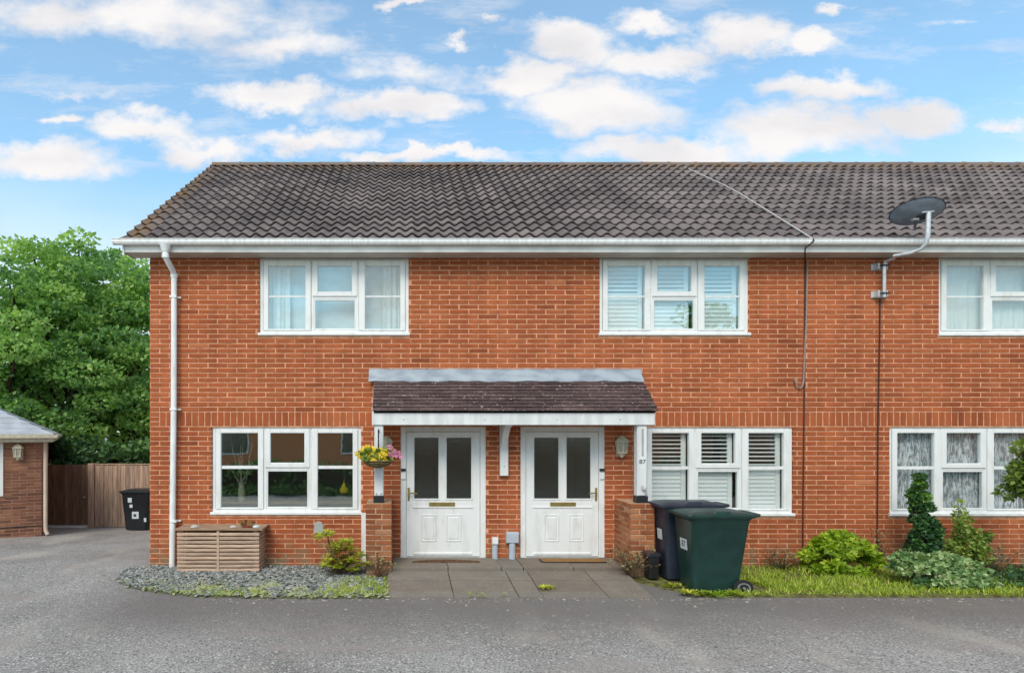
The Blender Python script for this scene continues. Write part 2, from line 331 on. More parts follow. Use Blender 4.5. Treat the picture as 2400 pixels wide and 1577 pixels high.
def tile_mat(name, stops, lichen, lcol, edge=True):
    m = bpy.data.materials.new(name); n, l, b = nodes_of(m)
    oi = n.new('ShaderNodeObjectInfo')
    c = ramp(n, l, oi.outputs['Random'], stops)
    t, g = wpos_noise(n, l, 9, 6, (1, 1, 1), 0.65)
    c = mult(n, l, c, mult(n, l, (0.75, 0.74, 0.74), (1.25, 1.25, 1.25), t), 1.0)
    tb, _ = wpos_noise(n, l, 0.7, 4)
    c = mult(n, l, c, mult(n, l, (0.80, 0.78, 0.77), (1.14, 1.12, 1.10), srange(n, l, tb, 0.35, 0.65), 'MIX'), 1.0)
    t2, _ = wpos_noise(n, l, 30, 3)
    c = mult(n, l, c, lcol, srange(n, l, t2, lichen, lichen + 0.06, 0, 0.75), 'MIX')
    if edge:      # ochre lichen that grows along the verge and the ridge
        s = n.new('ShaderNodeSeparateXYZ'); l.new(g.outputs['Position'], s.inputs[0])
        e1 = srange(n, l, s.outputs[0], -3.70, -4.05)
        e2 = srange(n, l, s.outputs[2], 7.35, 7.85, 0, 0.55)
        mxx = n.new('ShaderNodeMath'); mxx.operation = 'MAXIMUM'; l.new(e1, mxx.inputs[0]); l.new(e2, mxx.inputs[1])
        t3, _ = wpos_noise(n, l, 5, 4)
        k = n.new('ShaderNodeMath'); k.operation = 'MULTIPLY'; l.new(mxx.outputs[0], k.inputs[0]); l.new(srange(n, l, t3, 0.35, 0.62), k.inputs[1])
        c = mult(n, l, c, (0.22, 0.125, 0.055), k.outputs[0], 'MIX')
    l.new(c, b.inputs['Base Color']); b.inputs['Roughness'].default_value = 0.72; b.inputs['Specular IOR Level'].default_value = 0.35
    bp = n.new('ShaderNodeBump'); bp.inputs['Strength'].default_value = 0.3; bp.inputs['Distance'].default_value = 0.005; l.new(t2, bp.inputs['Height']); l.new(bp.outputs[0], b.inputs['Normal'])
    return m
MAT['tile'] = tile_mat('concrete_roof_tile', [(0, (0.155, 0.128, 0.124)), (0.5, (0.200, 0.167, 0.162)), (1, (0.250, 0.208, 0.198))], 0.685, (0.40, 0.37, 0.34))
MAT['ptile'] = tile_mat('plum_plain_tile', [(0, (0.085, 0.056, 0.055)), (0.5, (0.12, 0.078, 0.076)), (1, (0.155, 0.105, 0.098))], 0.625, (0.56, 0.50, 0.46), False)
MAT['deck'] = pm('roof_felt', (0.02, 0.018, 0.018), 0.9)
L_TREE = [(0, (0.10, 0.21, 0.085)), (0.35, (0.18, 0.345, 0.115)), (0.7, (0.31, 0.50, 0.14)), (1, (0.48, 0.64, 0.22))]
MAT['leaf_tree'] = leaf_mat('broadleaf', L_TREE, 0.5)
MAT['leaf_dark'] = leaf_mat('dark_leaf', [(0, (0.04, 0.09, 0.038)), (0.6, (0.085, 0.18, 0.065)), (1, (0.17, 0.30, 0.09))], 0.35)
MAT['leaf_gold'] = leaf_mat('golden_leaf', [(0, (0.18, 0.23, 0.02)), (0.5, (0.40, 0.44, 0.035)), (1, (0.62, 0.62, 0.09))], 0.3)
MAT['leaf_lime'] = leaf_mat('lime_leaf', [(0, (0.11, 0.20, 0.012)), (0.5, (0.28, 0.42, 0.024)), (1, (0.50, 0.60, 0.06))], 0.35)
MAT['leaf_conifer'] = leaf_mat('conifer_spray', [(0, (0.02, 0.065, 0.025)), (0.5, (0.045, 0.125, 0.035)), (1, (0.19, 0.36, 0.04))], 0.12)
MAT['leaf_varieg'] = leaf_mat('variegated_leaf', [(0, (0.08, 0.18, 0.06)), (0.5, (0.23, 0.37, 0.14)), (0.8, (0.42, 0.54, 0.24)), (1, (0.62, 0.66, 0.38))], 0.3)
MAT['leaf_mid'] = leaf_mat('mid_green_leaf', [(0, (0.08, 0.14, 0.025)), (0.5, (0.19, 0.28, 0.05)), (1, (0.36, 0.44, 0.09))], 0.35)
MAT['leaf_dry'] = leaf_mat('dry_leaf', [(0, (0.09, 0.065, 0.035)), (0.6, (0.20, 0.15, 0.07)), (1, (0.34, 0.29, 0.13))], 0.2, 0.8)
MAT['grass'] = leaf_mat('grass_blade', [(0, (0.17, 0.26, 0.03)), (0.5, (0.37, 0.48, 0.05)), (0.85, (0.54, 0.60, 0.09)), (1, (0.66, 0.58, 0.22))], 0.35)
MAT['hedge'] = leaf_mat('hedge_leaf', [(0, (0.055, 0.13, 0.035)), (0.6, (0.12, 0.26, 0.065)), (1, (0.22, 0.38, 0.10))], 0.2)
def chips_mat():
    m = bpy.data.materials.new('slate_chippings'); n, l, b = nodes_of(m)
    a = n.new('ShaderNodeAttribute'); a.attribute_name = 'rnd'
    c = ramp(n, l, a.outputs['Fac'], [(0, (0.085, 0.092, 0.085)), (0.35, (0.165, 0.178, 0.165)), (0.7, (0.30, 0.312, 0.285)), (0.9, (0.40, 0.40, 0.37)), (1, (0.30, 0.22, 0.17))])
    t, g = wpos_noise(n, l, 3.0, 4)
    s = n.new('ShaderNodeSeparateXYZ'); l.new(g.outputs['Position'], s.inputs[0])
    front = srange(n, l, s.outputs[1], -0.75, -1.45)
    k = n.new('ShaderNodeMath'); k.operation = 'MULTIPLY'; l.new(front, k.inputs[0]); l.new(srange(n, l, t, 0.42, 0.6), k.inputs[1])
    c = mult(n, l, c, (0.36, 0.38, 0.15), k.outputs[0], 'MIX')
    l.new(c, b.inputs['Base Color']); b.inputs['Roughness'].default_value = 0.6
    return m
MAT['chips'] = chips_mat()
MAT['grit'] = pm('loose_grit', (0.42, 0.39, 0.35), 0.85, 0.2, 14, col2=(0.20, 0.16, 0.12))
def lace_mat():
    m = bpy.data.materials.new('lace_net'); n, l, b = nodes_of(m); n.remove(b)
    t, g = wpos_noise(n, l, 30, 4, (1.5, 1, 0.30), 0.7)
    df = n.new('ShaderNodeBsdfDiffuse'); df.inputs[0].default_value = (0.74, 0.78, 0.82, 1)
    tr = n.new('ShaderNodeBsdfTransparent')
    mx = n.new('ShaderNodeMixShader'); l.new(srange(n, l, t, 0.40, 0.60, 0.30, 0.92), mx.inputs[0]); l.new(tr.outputs[0], mx.inputs[1]); l.new(df.outputs[0], mx.inputs[2])
    l.new(mx.outputs[0], n['Material Output'].inputs[0])
    return m
MAT['lace'] = lace_mat()

# ------------------------------------------------------------------ building blocks
WORLD0 = {}
def tag(o, label=None, cat=None, group=None, kind=None):
    if label: o['label'] = label
    if cat: o['category'] = cat
    if group: o['group'] = group
    if kind: o['kind'] = kind
    return o
def w0(o): return WORLD0[o.name] if o is not None else Vector((0, 0, 0))
def empty(name, loc, label=None, cat=None, group=None):
    o = bpy.data.objects.new(name, None); COL.objects.link(o)
    o.location = loc; o.empty_display_size = 0.2
    WORLD0[o.name] = Vector(loc)
    return tag(o, label, cat, group)
def link_mesh(name, me, mat, parent, origin, rot=None):
    if mat is not None and not me.materials: me.materials.append(MAT[mat])
    o = bpy.data.objects.new(name, me); COL.objects.link(o)
    WORLD0[o.name] = Vector(origin)
    o.parent = parent
    o.location = Vector(origin) - w0(parent)
    if rot: o.rotation_euler = rot
    return o
class MB:
    def __init__(s): s.v = []; s.f = []; s.r = []
    def quadf(s, *p, r=0.5):
        i = len(s.v); s.v += [tuple(q) for q in p]; s.f.append(tuple(range(i, i + len(p)))); s.r.append(r); return s
    def box(s, x0, x1, y0, y1, z0, z1, r=0.5):
        i = len(s.v)
        s.v += [(x0, y0, z0), (x1, y0, z0), (x1, y1, z0), (x0, y1, z0), (x0, y0, z1), (x1, y0, z1), (x1, y1, z1), (x0, y1, z1)]
        for q in ((0, 3, 2, 1), (4, 5, 6, 7), (0, 1, 5, 4), (1, 2, 6, 5), (2, 3, 7, 6), (3, 0, 4, 7)):
            s.f.append(tuple(i + k for k in q)); s.r.append(r)
        return s
    def rbox(s, x0, x1, y0, y1, z0, z1, c=0.004):       # box whose front (low y) edges are chamfered
        i = len(s.v)
        for (a, y) in ((0, y1), (0, y0 + c), (c, y0)):
            s.v += [(x0 + a, y, z0 + a), (x1 - a, y, z0 + a), (x1 - a, y, z1 - a), (x0 + a, y, z1 - a)]
        for k in (0, 4):
            for j in range(4):
                s.f.append((i + k + j, i + k + 4 + j, i + k + 4 + (j + 1) % 4, i + k + (j + 1) % 4)); s.r.append(0.5)
        s.f.append((i + 8, i + 9, i + 10, i + 11)); s.r.append(0.5)
        s.f.append((i, i + 3, i + 2, i + 1)); s.r.append(0.5)
        return s
    def ringframe(s, x0, x1, z0, z1, w, y0, y1, c=0.006):   # picture frame of width w in the XZ plane
        if isinstance(w, (int, float)): w = (w, w, w, w)      # left right bottom top
        s.rbox(x0, x0 + w[0], y0, y1, z0, z1, c); s.rbox(x1 - w[1], x1, y0, y1, z0, z1, c)
        s.rbox(x0 + w[0], x1 - w[1], y0 + 0.001, y1, z0, z0 + w[2], c); s.rbox(x0 + w[0], x1 - w[1], y0 + 0.001, y1, z1 - w[3], z1, c)
        return s
    def tube(s, pts, r, n=8, cap=True, sx=1.0):
        pts = [Vector(p) for p in pts]; rr = r if isinstance(r, (list, tuple)) else [r] * len(pts)
        base = len(s.v); pn = None
        for k, p in enumerate(pts):
            t = (pts[min(k + 1, len(pts) - 1)] - pts[max(k - 1, 0)]).normalized()
            if pn is None: pn = t.orthogonal().normalized()
            a = (pn - t * pn.dot(t)); a = a.normalized() if a.length > 1e-6 else t.orthogonal().normalized(); pn = a
            b = t.cross(a)
            for j in range(n):
                q = p + (a * math.cos(2 * math.pi * j / n) + b * math.sin(2 * math.pi * j / n)) * rr[k]
                s.v.append((p.x + (q.x - p.x) * sx, q.y, q.z))
        for k in range(len(pts) - 1):
            for j in range(n):
                a0 = base + k * n + j; a1 = base + k * n + (j + 1) % n
                s.f.append((a0, a1, a1 + n, a0 + n)); s.r.append(0.5)
        if cap:
            s.f.append(tuple(base + j for j in reversed(range(n)))); s.r.append(0.5)
            e = base + (len(pts) - 1) * n; s.f.append(tuple(e + j for j in range(n))); s.r.append(0.5)
        return s
    def lathe(s, c, prof, n=16, sx=1.0, axis='z'):          # prof: (radius, height) pairs
        base = len(s.v)
        for (r, h) in prof:
            for j in range(n):
                a = 2 * math.pi * j / n
                if axis == 'z': s.v.append((c[0] + r * math.cos(a) * sx, c[1] + r * math.sin(a), c[2] + h))
                else: s.v.append((c[0] + r * math.cos(a) * sx, c[1] + h, c[2] + r * math.sin(a)))
        for k in range(len(prof) - 1):
            for j in range(n):
                a0 = base + k * n + j; a1 = base + k * n + (j + 1) % n
                s.f.append((a0, a1, a1 + n, a0 + n)); s.r.append(0.5)
        s.f.append(tuple(base + j for j in reversed(range(n)))); s.r.append(0.5)
        e = base + (len(prof) - 1) * n; s.f.append(tuple(e + j for j in range(n))); s.r.append(0.5)
        return s
    def loft(s, secs, cap=True):
        n = len(secs[0]); base = len(s.v)
        for q in secs: s.v += [tuple(p) for p in q]
        for k in range(len(secs) - 1):
            for j in range(n):
                a0 = base + k * n + j; a1 = base + k * n + (j + 1) % n
                s.f.append((a0, a1, a1 + n, a0 + n)); s.r.append(0.5)
        if cap:
            s.f.append(tuple(base + j for j in reversed(range(n)))); s.r.append(0.5)
            e = base + (len(secs) - 1) * n; s.f.append(tuple(e + j for j in range(n))); s.r.append(0.5)
        return s
    def apply(s, fn): s.v = [tuple(fn(*p)) for p in s.v]; return s
    def build(s, name, mat, parent=None, origin=None, smooth_=False, attr=False, rot=None):
        a = np.array(s.v, dtype=float)
        if origin is None:
            lo, hi = a.min(0), a.max(0); origin = ((lo[0] + hi[0]) / 2, (lo[1] + hi[1]) / 2, lo[2])
        a = a - np.array(origin)
        me = bpy.data.meshes.new(name); me.from_pydata(a.tolist(), [], s.f)
        if attr:
            at_ = me.attributes.new('rnd', 'FLOAT', 'FACE'); at_.data.foreach_set('value', np.array(s.r, dtype=np.float32))
        if smooth_:
            me.polygons.foreach_set('use_smooth', [True] * len(me.polygons))
            me.set_sharp_from_angle(angle=R(38))
        me.update()
        return link_mesh(name, me, mat, parent, origin, rot)

def kites(name, mat, base, tip, side, parent=None, rnd=None, kind=None):
    """Leaf-shaped faces: arrays of base points, tip points and half-width vectors."""
    n = len(base)
    mid = base + (tip - base) * 0.45
    V = np.stack([base, mid + side, tip, mid - side], 1).reshape(-1, 3)
    lo, hi = V.min(0), V.max(0); org = np.array([(lo[0] + hi[0]) / 2, (lo[1] + hi[1]) / 2, lo[2]])
    me = bpy.data.meshes.new(name)
    me.vertices.add(4 * n); me.loops.add(4 * n); me.polygons.add(n)
    me.vertices.foreach_set('co', (V - org).astype(np.float32).ravel())
    me.loops.foreach_set('vertex_index', np.arange(4 * n, dtype=np.int32))
    me.polygons.foreach_set('loop_start', np.arange(0, 4 * n, 4, dtype=np.int32))
    me.update(calc_edges=True)
    at_ = me.attributes.new('rnd', 'FLOAT', 'FACE')
    at_.data.foreach_set('value', (rnd if rnd is not None else RNG.random(n)).astype(np.float32))
    o = link_mesh(name, me, mat, parent, org)
    if kind: o['kind'] = kind
    return o
def unit(a): return a / np.maximum(np.linalg.norm(a, axis=1, keepdims=True), 1e-9)
def leaf_cloud(blobs, n, size, aspect=0.32, droop=0.0, shell=0.55, out=0.6, sxs=1.2):
    """Leaves spread through ellipsoid clumps (cx,cy,cz,rx,ry,rz,shade): denser near each clump's skin."""
    w = np.array([b[3] * b[4] + b[4] * b[5] + b[3] * b[5] for b in blobs]); idx = RNG.choice(len(blobs), n, p=w / w.sum())
    B = np.array([b[:6] for b in blobs])[idx]; sh = np.array([b[6] for b in blobs])[idx]
    d = unit(RNG.normal(size=(n, 3))); rad = shell + (1 - shell) * RNG.random((n, 1)) ** 0.6
    p = B[:, :3] + d * B[:, 3:] * rad
    dirv = unit(d * out + RNG.normal(size=(n, 3)) * 0.75 + np.array([0, 0, -droop]))
    L = size * (0.65 + 0.7 * RNG.random((n, 1)))
    side = unit(np.cross(dirv, RNG.normal(size=(n, 3)))) * L * aspect
    side[:, 0] *= sxs
    tip = p + dirv * L * np.array([sxs, 1, 1])
    rnd = np.clip(sh + RNG.normal(size=n) * 0.22, 0, 1)
    return p, tip, side, rnd

# ------------------------------------------------------------------ ground, drive, beds
def gz(y): return 0.0 if y <= 0.3 else -0.0765 * (min(y, 9.0) - 0.3)
m = MB()
ys = [-140, -60, -25, -14, -9, -5, -3, -1.5, 0.3, 2, 4, 6, 9, 15, 40, 300]
xs = [-250, -80, -30, -14, -8, -4, 0, 4, 8, 14, 30, 80, 250]
for i in range(len(ys)):
    for j in range(len(xs)): m.v.append((xs[j], ys[i], gz(ys[i])))
for i in range(len(ys) - 1):
    for j in range(len(xs) - 1):
        a = i * len(xs) + j; m.f.append((a, a + 1, a + 1 + len(xs), a + len(xs))); m.r.append(0.5)
tag(m.build('asphalt_drive', 'asphalt', None, (0, 0, 0)), 'worn grey asphalt drive and parking court', kind='structure')

def poly_slab(name, pts, z0, z1, mat):
    m = MB(); n = len(pts)
    m.v = [(x, y, z0) for x, y in pts] + [(x, y, z1) for x, y in pts]
    m.f = [tuple(range(n, 2 * n))] + [(i, (i + 1) % n, n + (i + 1) % n, n + i) for i in range(n)]; m.r = [.5] * len(m.f)
    return tag(m.build(name, mat), kind='structure')
GRAVEL = [(-3.80, 0.02), (-4.02, -0.12), (-4.02, -0.45), (-3.90, -0.85), (-3.60, -1.18), (-3.15, -1.42), (-2.6, -1.60), (-1.9, -1.68), (-0.9, -1.70), (-0.20, -1.68), (-0.20, 0.02)]
tag(poly_slab('gravel_bed', GRAVEL, -0.02, 0.018, 'gbase'), 'bed of grey slate chippings in front of brick wall')
def inside(x, y, P):
    c = False; j = len(P) - 1
    for i in range(len(P)):
        if (P[i][1] > y) != (P[j][1] > y) and x < (P[j][0] - P[i][0]) * (y - P[i][1]) / (P[j][1] - P[i][1]) + P[i][0]: c = not c
        j = i
    return c
m = MB()
cnt = 0
while cnt < 8000:
    x = random.uniform(-4.05, -0.12); y = random.uniform(-1.74, 0.0)
    if not inside(x + random.uniform(-.05, .05), y + random.uniform(-.05, .05), GRAVEL): continue
    cnt += 1
    a = random.uniform(.014, .034); b = a * random.uniform(.4, .75); h = random.uniform(.004, .012); th = random.uniform(0, 6.28)
    ct, st = math.cos(th), math.sin(th); tx, ty = random.gauss(0, .28), random.gauss(0, .28); zc_ = 0.018 + random.uniform(0.0, 0.026)
    i0 = len(m.v)
    for (lx, ly, lz) in ((-a, -b * .5, 0), (a * .4, -b, 0), (a, b * .4, 0), (-a * .3, b, 0), (-a * .8, -b * .3, h), (a * .4, -b * .7, h), (a * .8, b * .3, h), (-a * .2, b * .8, h)):
        X, Y = lx * ct - ly * st, lx * st + ly * ct
        m.v.append((x + X * 1.25, y + Y, zc_ + lz + X * tx + Y * ty))
    rr = random.random() ** 0.9
    for q in ((4, 5, 6, 7), (0, 1, 5, 4), (1, 2, 6, 5), (2, 3, 7, 6), (3, 0, 4, 7)): m.f.append(tuple(i0 + k for k in q)); m.r.append(rr)
tag(m.build('slate_gravel', 'chips', attr=True), 'loose grey slate chippings spread round the house corner', 'gravel', kind='stuff')

m = MB()
for k in range(900):
    x = random.uniform(-4.4, 11.5); y = -1.69 - abs(random.gauss(0, .10 if k < 620 else .75)) - (.0 if x > -2.4 else 0)
    if x < -2.4: y = -1.55 - abs(random.gauss(0, .12)) + (-2.4 - x) * .55
    if inside(x, y, GRAVEL): continue
    r = random.uniform(.004, .013) if k % 9 else random.uniform(.012, .022); th = random.uniform(0, 6.28); rv = random.random()
    i0 = len(m.v); hgt = r * random.uniform(.25, .7)
    for j in range(4): m.v.append((x + r * 1.4 * math.cos(th + j * 1.57), y + r * math.sin(th + j * 1.57), .001))
    for j in range(4): m.v.append((x + r * .9 * math.cos(th + j * 1.57), y + r * .6 * math.sin(th + j * 1.57), hgt))
    for q in ((4, 5, 6, 7), (0, 1, 5, 4), (1, 2, 6, 5), (2, 3, 7, 6), (3, 0, 4, 7)): m.f.append(tuple(i0 + k_ for k_ in q)); m.r.append(.55 + .45 * rv)
tag(m.build('loose_grit', 'grit'), 'loose grit and crumbs scattered on the asphalt along the beds', 'grit', kind='stuff')
BED = [(3.16, 0.02), (3.16, -0.6), (3.3, -1.0), (3.62, -1.45), (3.85, -1.64), (11.85, -1.66), (11.85, 0.02)]
tag(poly_slab('flower_bed', BED, -0.02, 0.022, 'soil'), 'strip of soil and grass under the right hand windows')
def blades(n, fx, fy, hmin, hmax, wdt=0.006, zb=0.02, lean=0.5, keep=None):
    x = fx(n); y = fy(n)
    if keep is not None:
        k = keep(x, y); x, y = x[k], y[k]; n = len(x)
    h = hmin + (hmax - hmin) * RNG.random(n) ** 1.6
    b = np.stack([x, y, np.full(n, zb)], 1)
    dirv = np.stack([RNG.normal(size=n) * lean, RNG.normal(size=n) * lean, np.ones(n)], 1); dirv = unit(dirv)
    tip = b + dirv * h[:, None]
    th = RNG.random(n) * 6.283
    side = np.stack([np.cos(th) * wdt * 1.3, np.sin(th) * wdt, np.zeros(n)], 1)
    return b, tip, side
clump = np.stack([RNG.uniform(4.0, 11.8, 260), RNG.uniform(-1.6, -0.1, 260)], 1)
def gx(n): gx.i = RNG.integers(0, 260, n); gx.u = RNG.random(n) < 0.45; return np.where(gx.u, RNG.uniform(3.95, 11.8, n), clump[gx.i, 0] + RNG.normal(size=n) * 0.10)
def gy(n): return np.where(gx.u, RNG.uniform(-1.62, -0.05, n), clump[gx.i, 1] + RNG.normal(size=n) * 0.07)
def gkeep(x, y):
    k = (y < -0.04) & (y > -1.66) & (x > 3.95) & (x < 11.8)
    k &= ~((x < 4.75) & (y < -1.0) & (y > -1.56))                                   # under the bins
    thin = np.where(y > -0.75, 0.35, 1.0) * np.clip(.35 + .9 * np.sin(x * 2.1 + 1.3 * np.sin(y * 5)) ** 2, 0, 1) * np.where(x > 8.1, 0.35, 1.0)
    return k & (RNG.random(len(x)) < thin)
b, t, s_ = blades(46000, gx, gy, 0.025, 0.115, 0.0065, 0.02, 0.65, gkeep)
o = kites('lawn_grass', 'grass', b, t, s_, kind='stuff'); tag(o, 'rough yellow green grass along the edge of the drive', 'grass')

# path of slabs and the raised doorstep
path = tag(MB().box(-0.185, 3.15, -1.66, -0.63, -0.05, -0.02).build('path', 'gbase', None, (1.5, -1.15, -0.05)), 'slab path from the drive to the doorsteps', kind='structure')
jx = [-0.185, 0.66, 1.47, 1.775, 2.59, 3.15]
jy = [-0.63, -1.03, -1.44, -1.665]
def pz(y): return 0.10 + (y + 0.63) * 0.0875
for i in range(5):
    for j in range(3):
        x0, x1, y0, y1 = jx[i] + .006, jx[i + 1] - .006, jy[j + 1] + .005, jy[j] - .005
        dzz = random.uniform(-.004, .004); tl = random.uniform(-.004, .004)
        m = MB()
        m.v = [(x0, y0, -.03), (x1, y0, -.03), (x1, y1, -.03), (x0, y1, -.03), (x0, y0, pz(y0) + dzz), (x1, y0, pz(y0) + dzz + tl), (x1, y1, pz(y1) + dzz + tl), (x0, y1, pz(y1) + dzz)]
        for q in ((4, 5, 6, 7), (0, 1, 5, 4), (1, 2, 6, 5), (2, 3, 7, 6), (3, 0, 4, 7)): m.f.append(q); m.r.append(.5)
        m.build('slab', 'slab', path)
step = tag(MB().box(-0.10, 3.19, -0.60, -0.02, -0.02, 0.06).build('doorstep', 'gbase', None, (1.5, -0.3, -0.02)), 'raised doorstep of pale slabs below the doors', kind='structure')
for (x0, x1) in ((-0.125, 0.662), (0.672, 1.42), (1.43, 1.73), (1.74, 2.44), (2.45, 3.205)):
    MB().rbox(x0, x1, -0.615 + random.uniform(-.008, .004), -0.005, 0.05, 0.150 + random.uniform(-.003, .003)).build('slab', 'slab', step)

# ------------------------------------------------------------------ windows and doors
def wavy(mb, x0, x1, z0, z1, y, amp, waves, n=48, ph=0.0):
    for i in range(n):
        a, b = x0 + (x1 - x0) * i / n, x0 + (x1 - x0) * (i + 1) / n
        ya, yb = y + amp * math.sin(ph + waves * 6.283 * i / n + 1.2 * math.sin(i * .37)), y + amp * math.sin(ph + waves * 6.283 * (i + 1) / n + 1.2 * math.sin((i + 1) * .37))
        mb.quadf((a, ya, z0), (b, yb, z0), (b, yb, z1), (a, ya, z1))
    return mb
def window(house, px0, py0, py1, glass, dress, label=None):
    x0 = wx(px0); k = DW / F
    X = lambda p: x0 + p * k                      # p: pixels from the window's left edge (350 wide)
    z1, z0 = (wz(py0) if py0 > 700 else 4.70), wz(py1)
    up = py0 < 700
    w = empty('window', (X(175), 0.04, z0)); w.parent = house; w.location = Vector((X(175), 0.04, z0)) - w0(house)
    if label: w['label'] = label
    zb, zt = z0 + 0.075, z1 - (0.115 if up else 0.09)             # casement glass bottom / top
    zmid = z0 + (z1 - z0) * (0.505 if up else 0.535)
    yf = 0.030
    m = MB().ringframe(X(-.4), X(350.4), z0 - .002, z1 + .002, (0.052, 0.052, 0.055, 0.035), yf, 0.10)
    m.rbox(X(121) , X(127), yf + .001, 0.098, z0 + .055, z1 - .035); m.rbox(X(226), X(232), yf + .001, 0.098, z0 + .055, z1 - .035)
    m.rbox(X(127), X(226), yf + .002, 0.097, zmid - .045, zmid - .012)
    m.build('frame', 'upvc', w)
    def sash(xa, xb, za, zc, fw):
        return MB().ringframe(xa, xb, za, zc, fw, yf - .016, 0.075, .008).build('sash', 'upvc', w)
    def pane(xa, xb, za, zc):
        MB().box(xa, xb, 0.046, 0.052, za, zc).build('pane', glass, w)
    sash(X(8.5), X(120.5), z0 + .05, z1 - .03, (0.078, 0.085, zb - z0 - .05, z1 - .03 - zt)); pane(X(20), X(108), zb - .01, zt + .01)
    sash(X(232.5), X(342), z0 + .05, z1 - .03, (0.098, 0.078, zb - z0 - .05, z1 - .03 - zt)); pane(X(246), X(331), zb - .01, zt + .01)
    sash(X(124), X(229), zmid - .012, z1 - .03, (0.082, 0.082, 0.075, z1 - .03 - zt)); pane(X(136), X(217), zmid + .055, zt + .01)
    m = MB().ringframe(X(127), X(226), z0 + .055, zmid - .045, (0.022, 0.022, 0.030, 0.026), yf + .004, 0.09); m.build('bead', 'upvc', w)
    pane(X(129), X(224), z0 + .07, zmid - .06)
    for (a, b) in ((20.5, 107.5), (246.5, 330.5)):
        MB().box(X(a) - .01, X(b) + .01, 0.040, 0.0455, zmid - .018 - (0.0 if up else .012), zmid + (0.004 if up else .018)).build('glazing_bar', 'upvc', w)
    MB().rbox(X(-3), X(352.5), -0.035, 0.05, z0 - .030, z0 + .012, .006).build('sill', 'upvc', w)
    MB().rbox(X(-3), X(353), -0.006, 0.05, z0 - .068, z0 - .031, .004).build('sub_sill', 'mortar', w)
    m = MB()        # the room behind: plaster lining, open towards the glass
    ra, rb, rz0, rz1, rd = X(-25), X(375), z0 - .55, z1 + .12, 2.4
    m.quadf((ra, rd, rz0), (rb, rd, rz0), (rb, rd, rz1), (ra, rd, rz1)); m.quadf((ra, .31, rz0), (rb, .31, rz0), (rb, rd, rz0), (ra, rd, rz0))
    m.quadf((ra, .31, rz1), (rb, .31, rz1), (rb, rd, rz1), (ra, rd, rz1)); m.quadf((ra, .31, rz0), (ra, rd, rz0), (ra, rd, rz1), (ra, .31, rz1)); m.quadf((rb, .31, rz0), (rb, rd, rz0), (rb, rd, rz1), (rb, .31, rz1))
    m.build('room_lining', 'room', house)
    if dress == 'curtains':
        wavy(MB(), X(6), X(68), z0 - .1, z1, 0.17, .022, 5).build('curtain', 'curtain', w, smooth_=True)
        wavy(MB(), X(288), X(345), z0 - .1, z1, 0.17, .022, 5, ph=1).build('curtain', 'curtain', w, smooth_=True)
        MB().box(X(4), X(346), 0.24, 0.245, z0 - .1, z1).build('backing_sheet', 'backing', w)  # pale sheet added behind the curtains so the panes look pale
    if dress == 'panels':
        for (a, b) in ((6, 122), (126, 228), (231, 345)):
            wavy(MB(), X(a), X(b), z0 - .1, z1, 0.17, .012, 4, ph=a).build('curtain', 'curtain', w, smooth_=True)
    if dress == 'lace':
        wavy(MB(), X(6), X(345), z0 - .1, z1, 0.16, .030, 15, 160).build('net_curtain', 'lace', w, smooth_=True)
    if dress in ('shutters', 'shutters_up'):
        for (a, b) in ((10, 107), (126, 217), (235, 331)):
            MB().ringframe(X(a), X(b), z0 + .03, z1 - .04, (0.03, 0.075, 0.05, 0.06), 0.115, 0.145).build('shutter_frame', 'shutter', w)
            za, zc = z0 + .085, z1 - .105
            n = int(round((zc - za) / 0.062))
            for i in range(n):
                z = za + (zc - za) * (i + .5) / n
                low = z < zmid
                tilt = (0.040, 0.010) if low else ((0.007, 0.032) if dress == 'shutters' else (0.030, 0.022))
                mm = MB(); xa, xb = X(a) + .033, X(b) - .078
                hz, hy = tilt
                p = [(-hy, hz), (hy, -hz)]
                th = .004
                mm.v = [(xa, .13 - hy, z - hz), (xb, .13 - hy, z - hz), (xb, .13 + hy, z + hz), (xa, .13 + hy, z + hz), (xa, .13 - hy - th * (hz > hy), z - hz + th * 2), (xb, .13 - hy - th * (hz > hy), z - hz + th * 2), (xb, .13 + hy - th * (hz > hy), z + hz + th * 2), (xa, .13 + hy - th * (hz > hy), z + hz + th * 2)]
                mm.f = [(0, 3, 2, 1), (4, 5, 6, 7), (0, 1, 5, 4), (1, 2, 6, 5), (2, 3, 7, 6), (3, 0, 4, 7)]; mm.r = [.5] * 6
                mm.build('slat', 'shutter', w)
    return (X(0), X(350), z0, z1)

def text_mesh(body, size):
    cu = bpy.data.curves.new('t', 'FONT'); cu.body = body; cu.size = size; cu.align_x = 'CENTER'; cu.align_y = 'CENTER'; cu.extrude = 0.0015
    o = bpy.data.objects.new('t', cu); COL.objects.link(o)
    bpy.context.view_layer.update()
    me = bpy.data.meshes.new_from_object(o.evaluated_get(bpy.context.evaluated_depsgraph_get()))
    bpy.data.objects.remove(o); me.materials.clear()
    return me

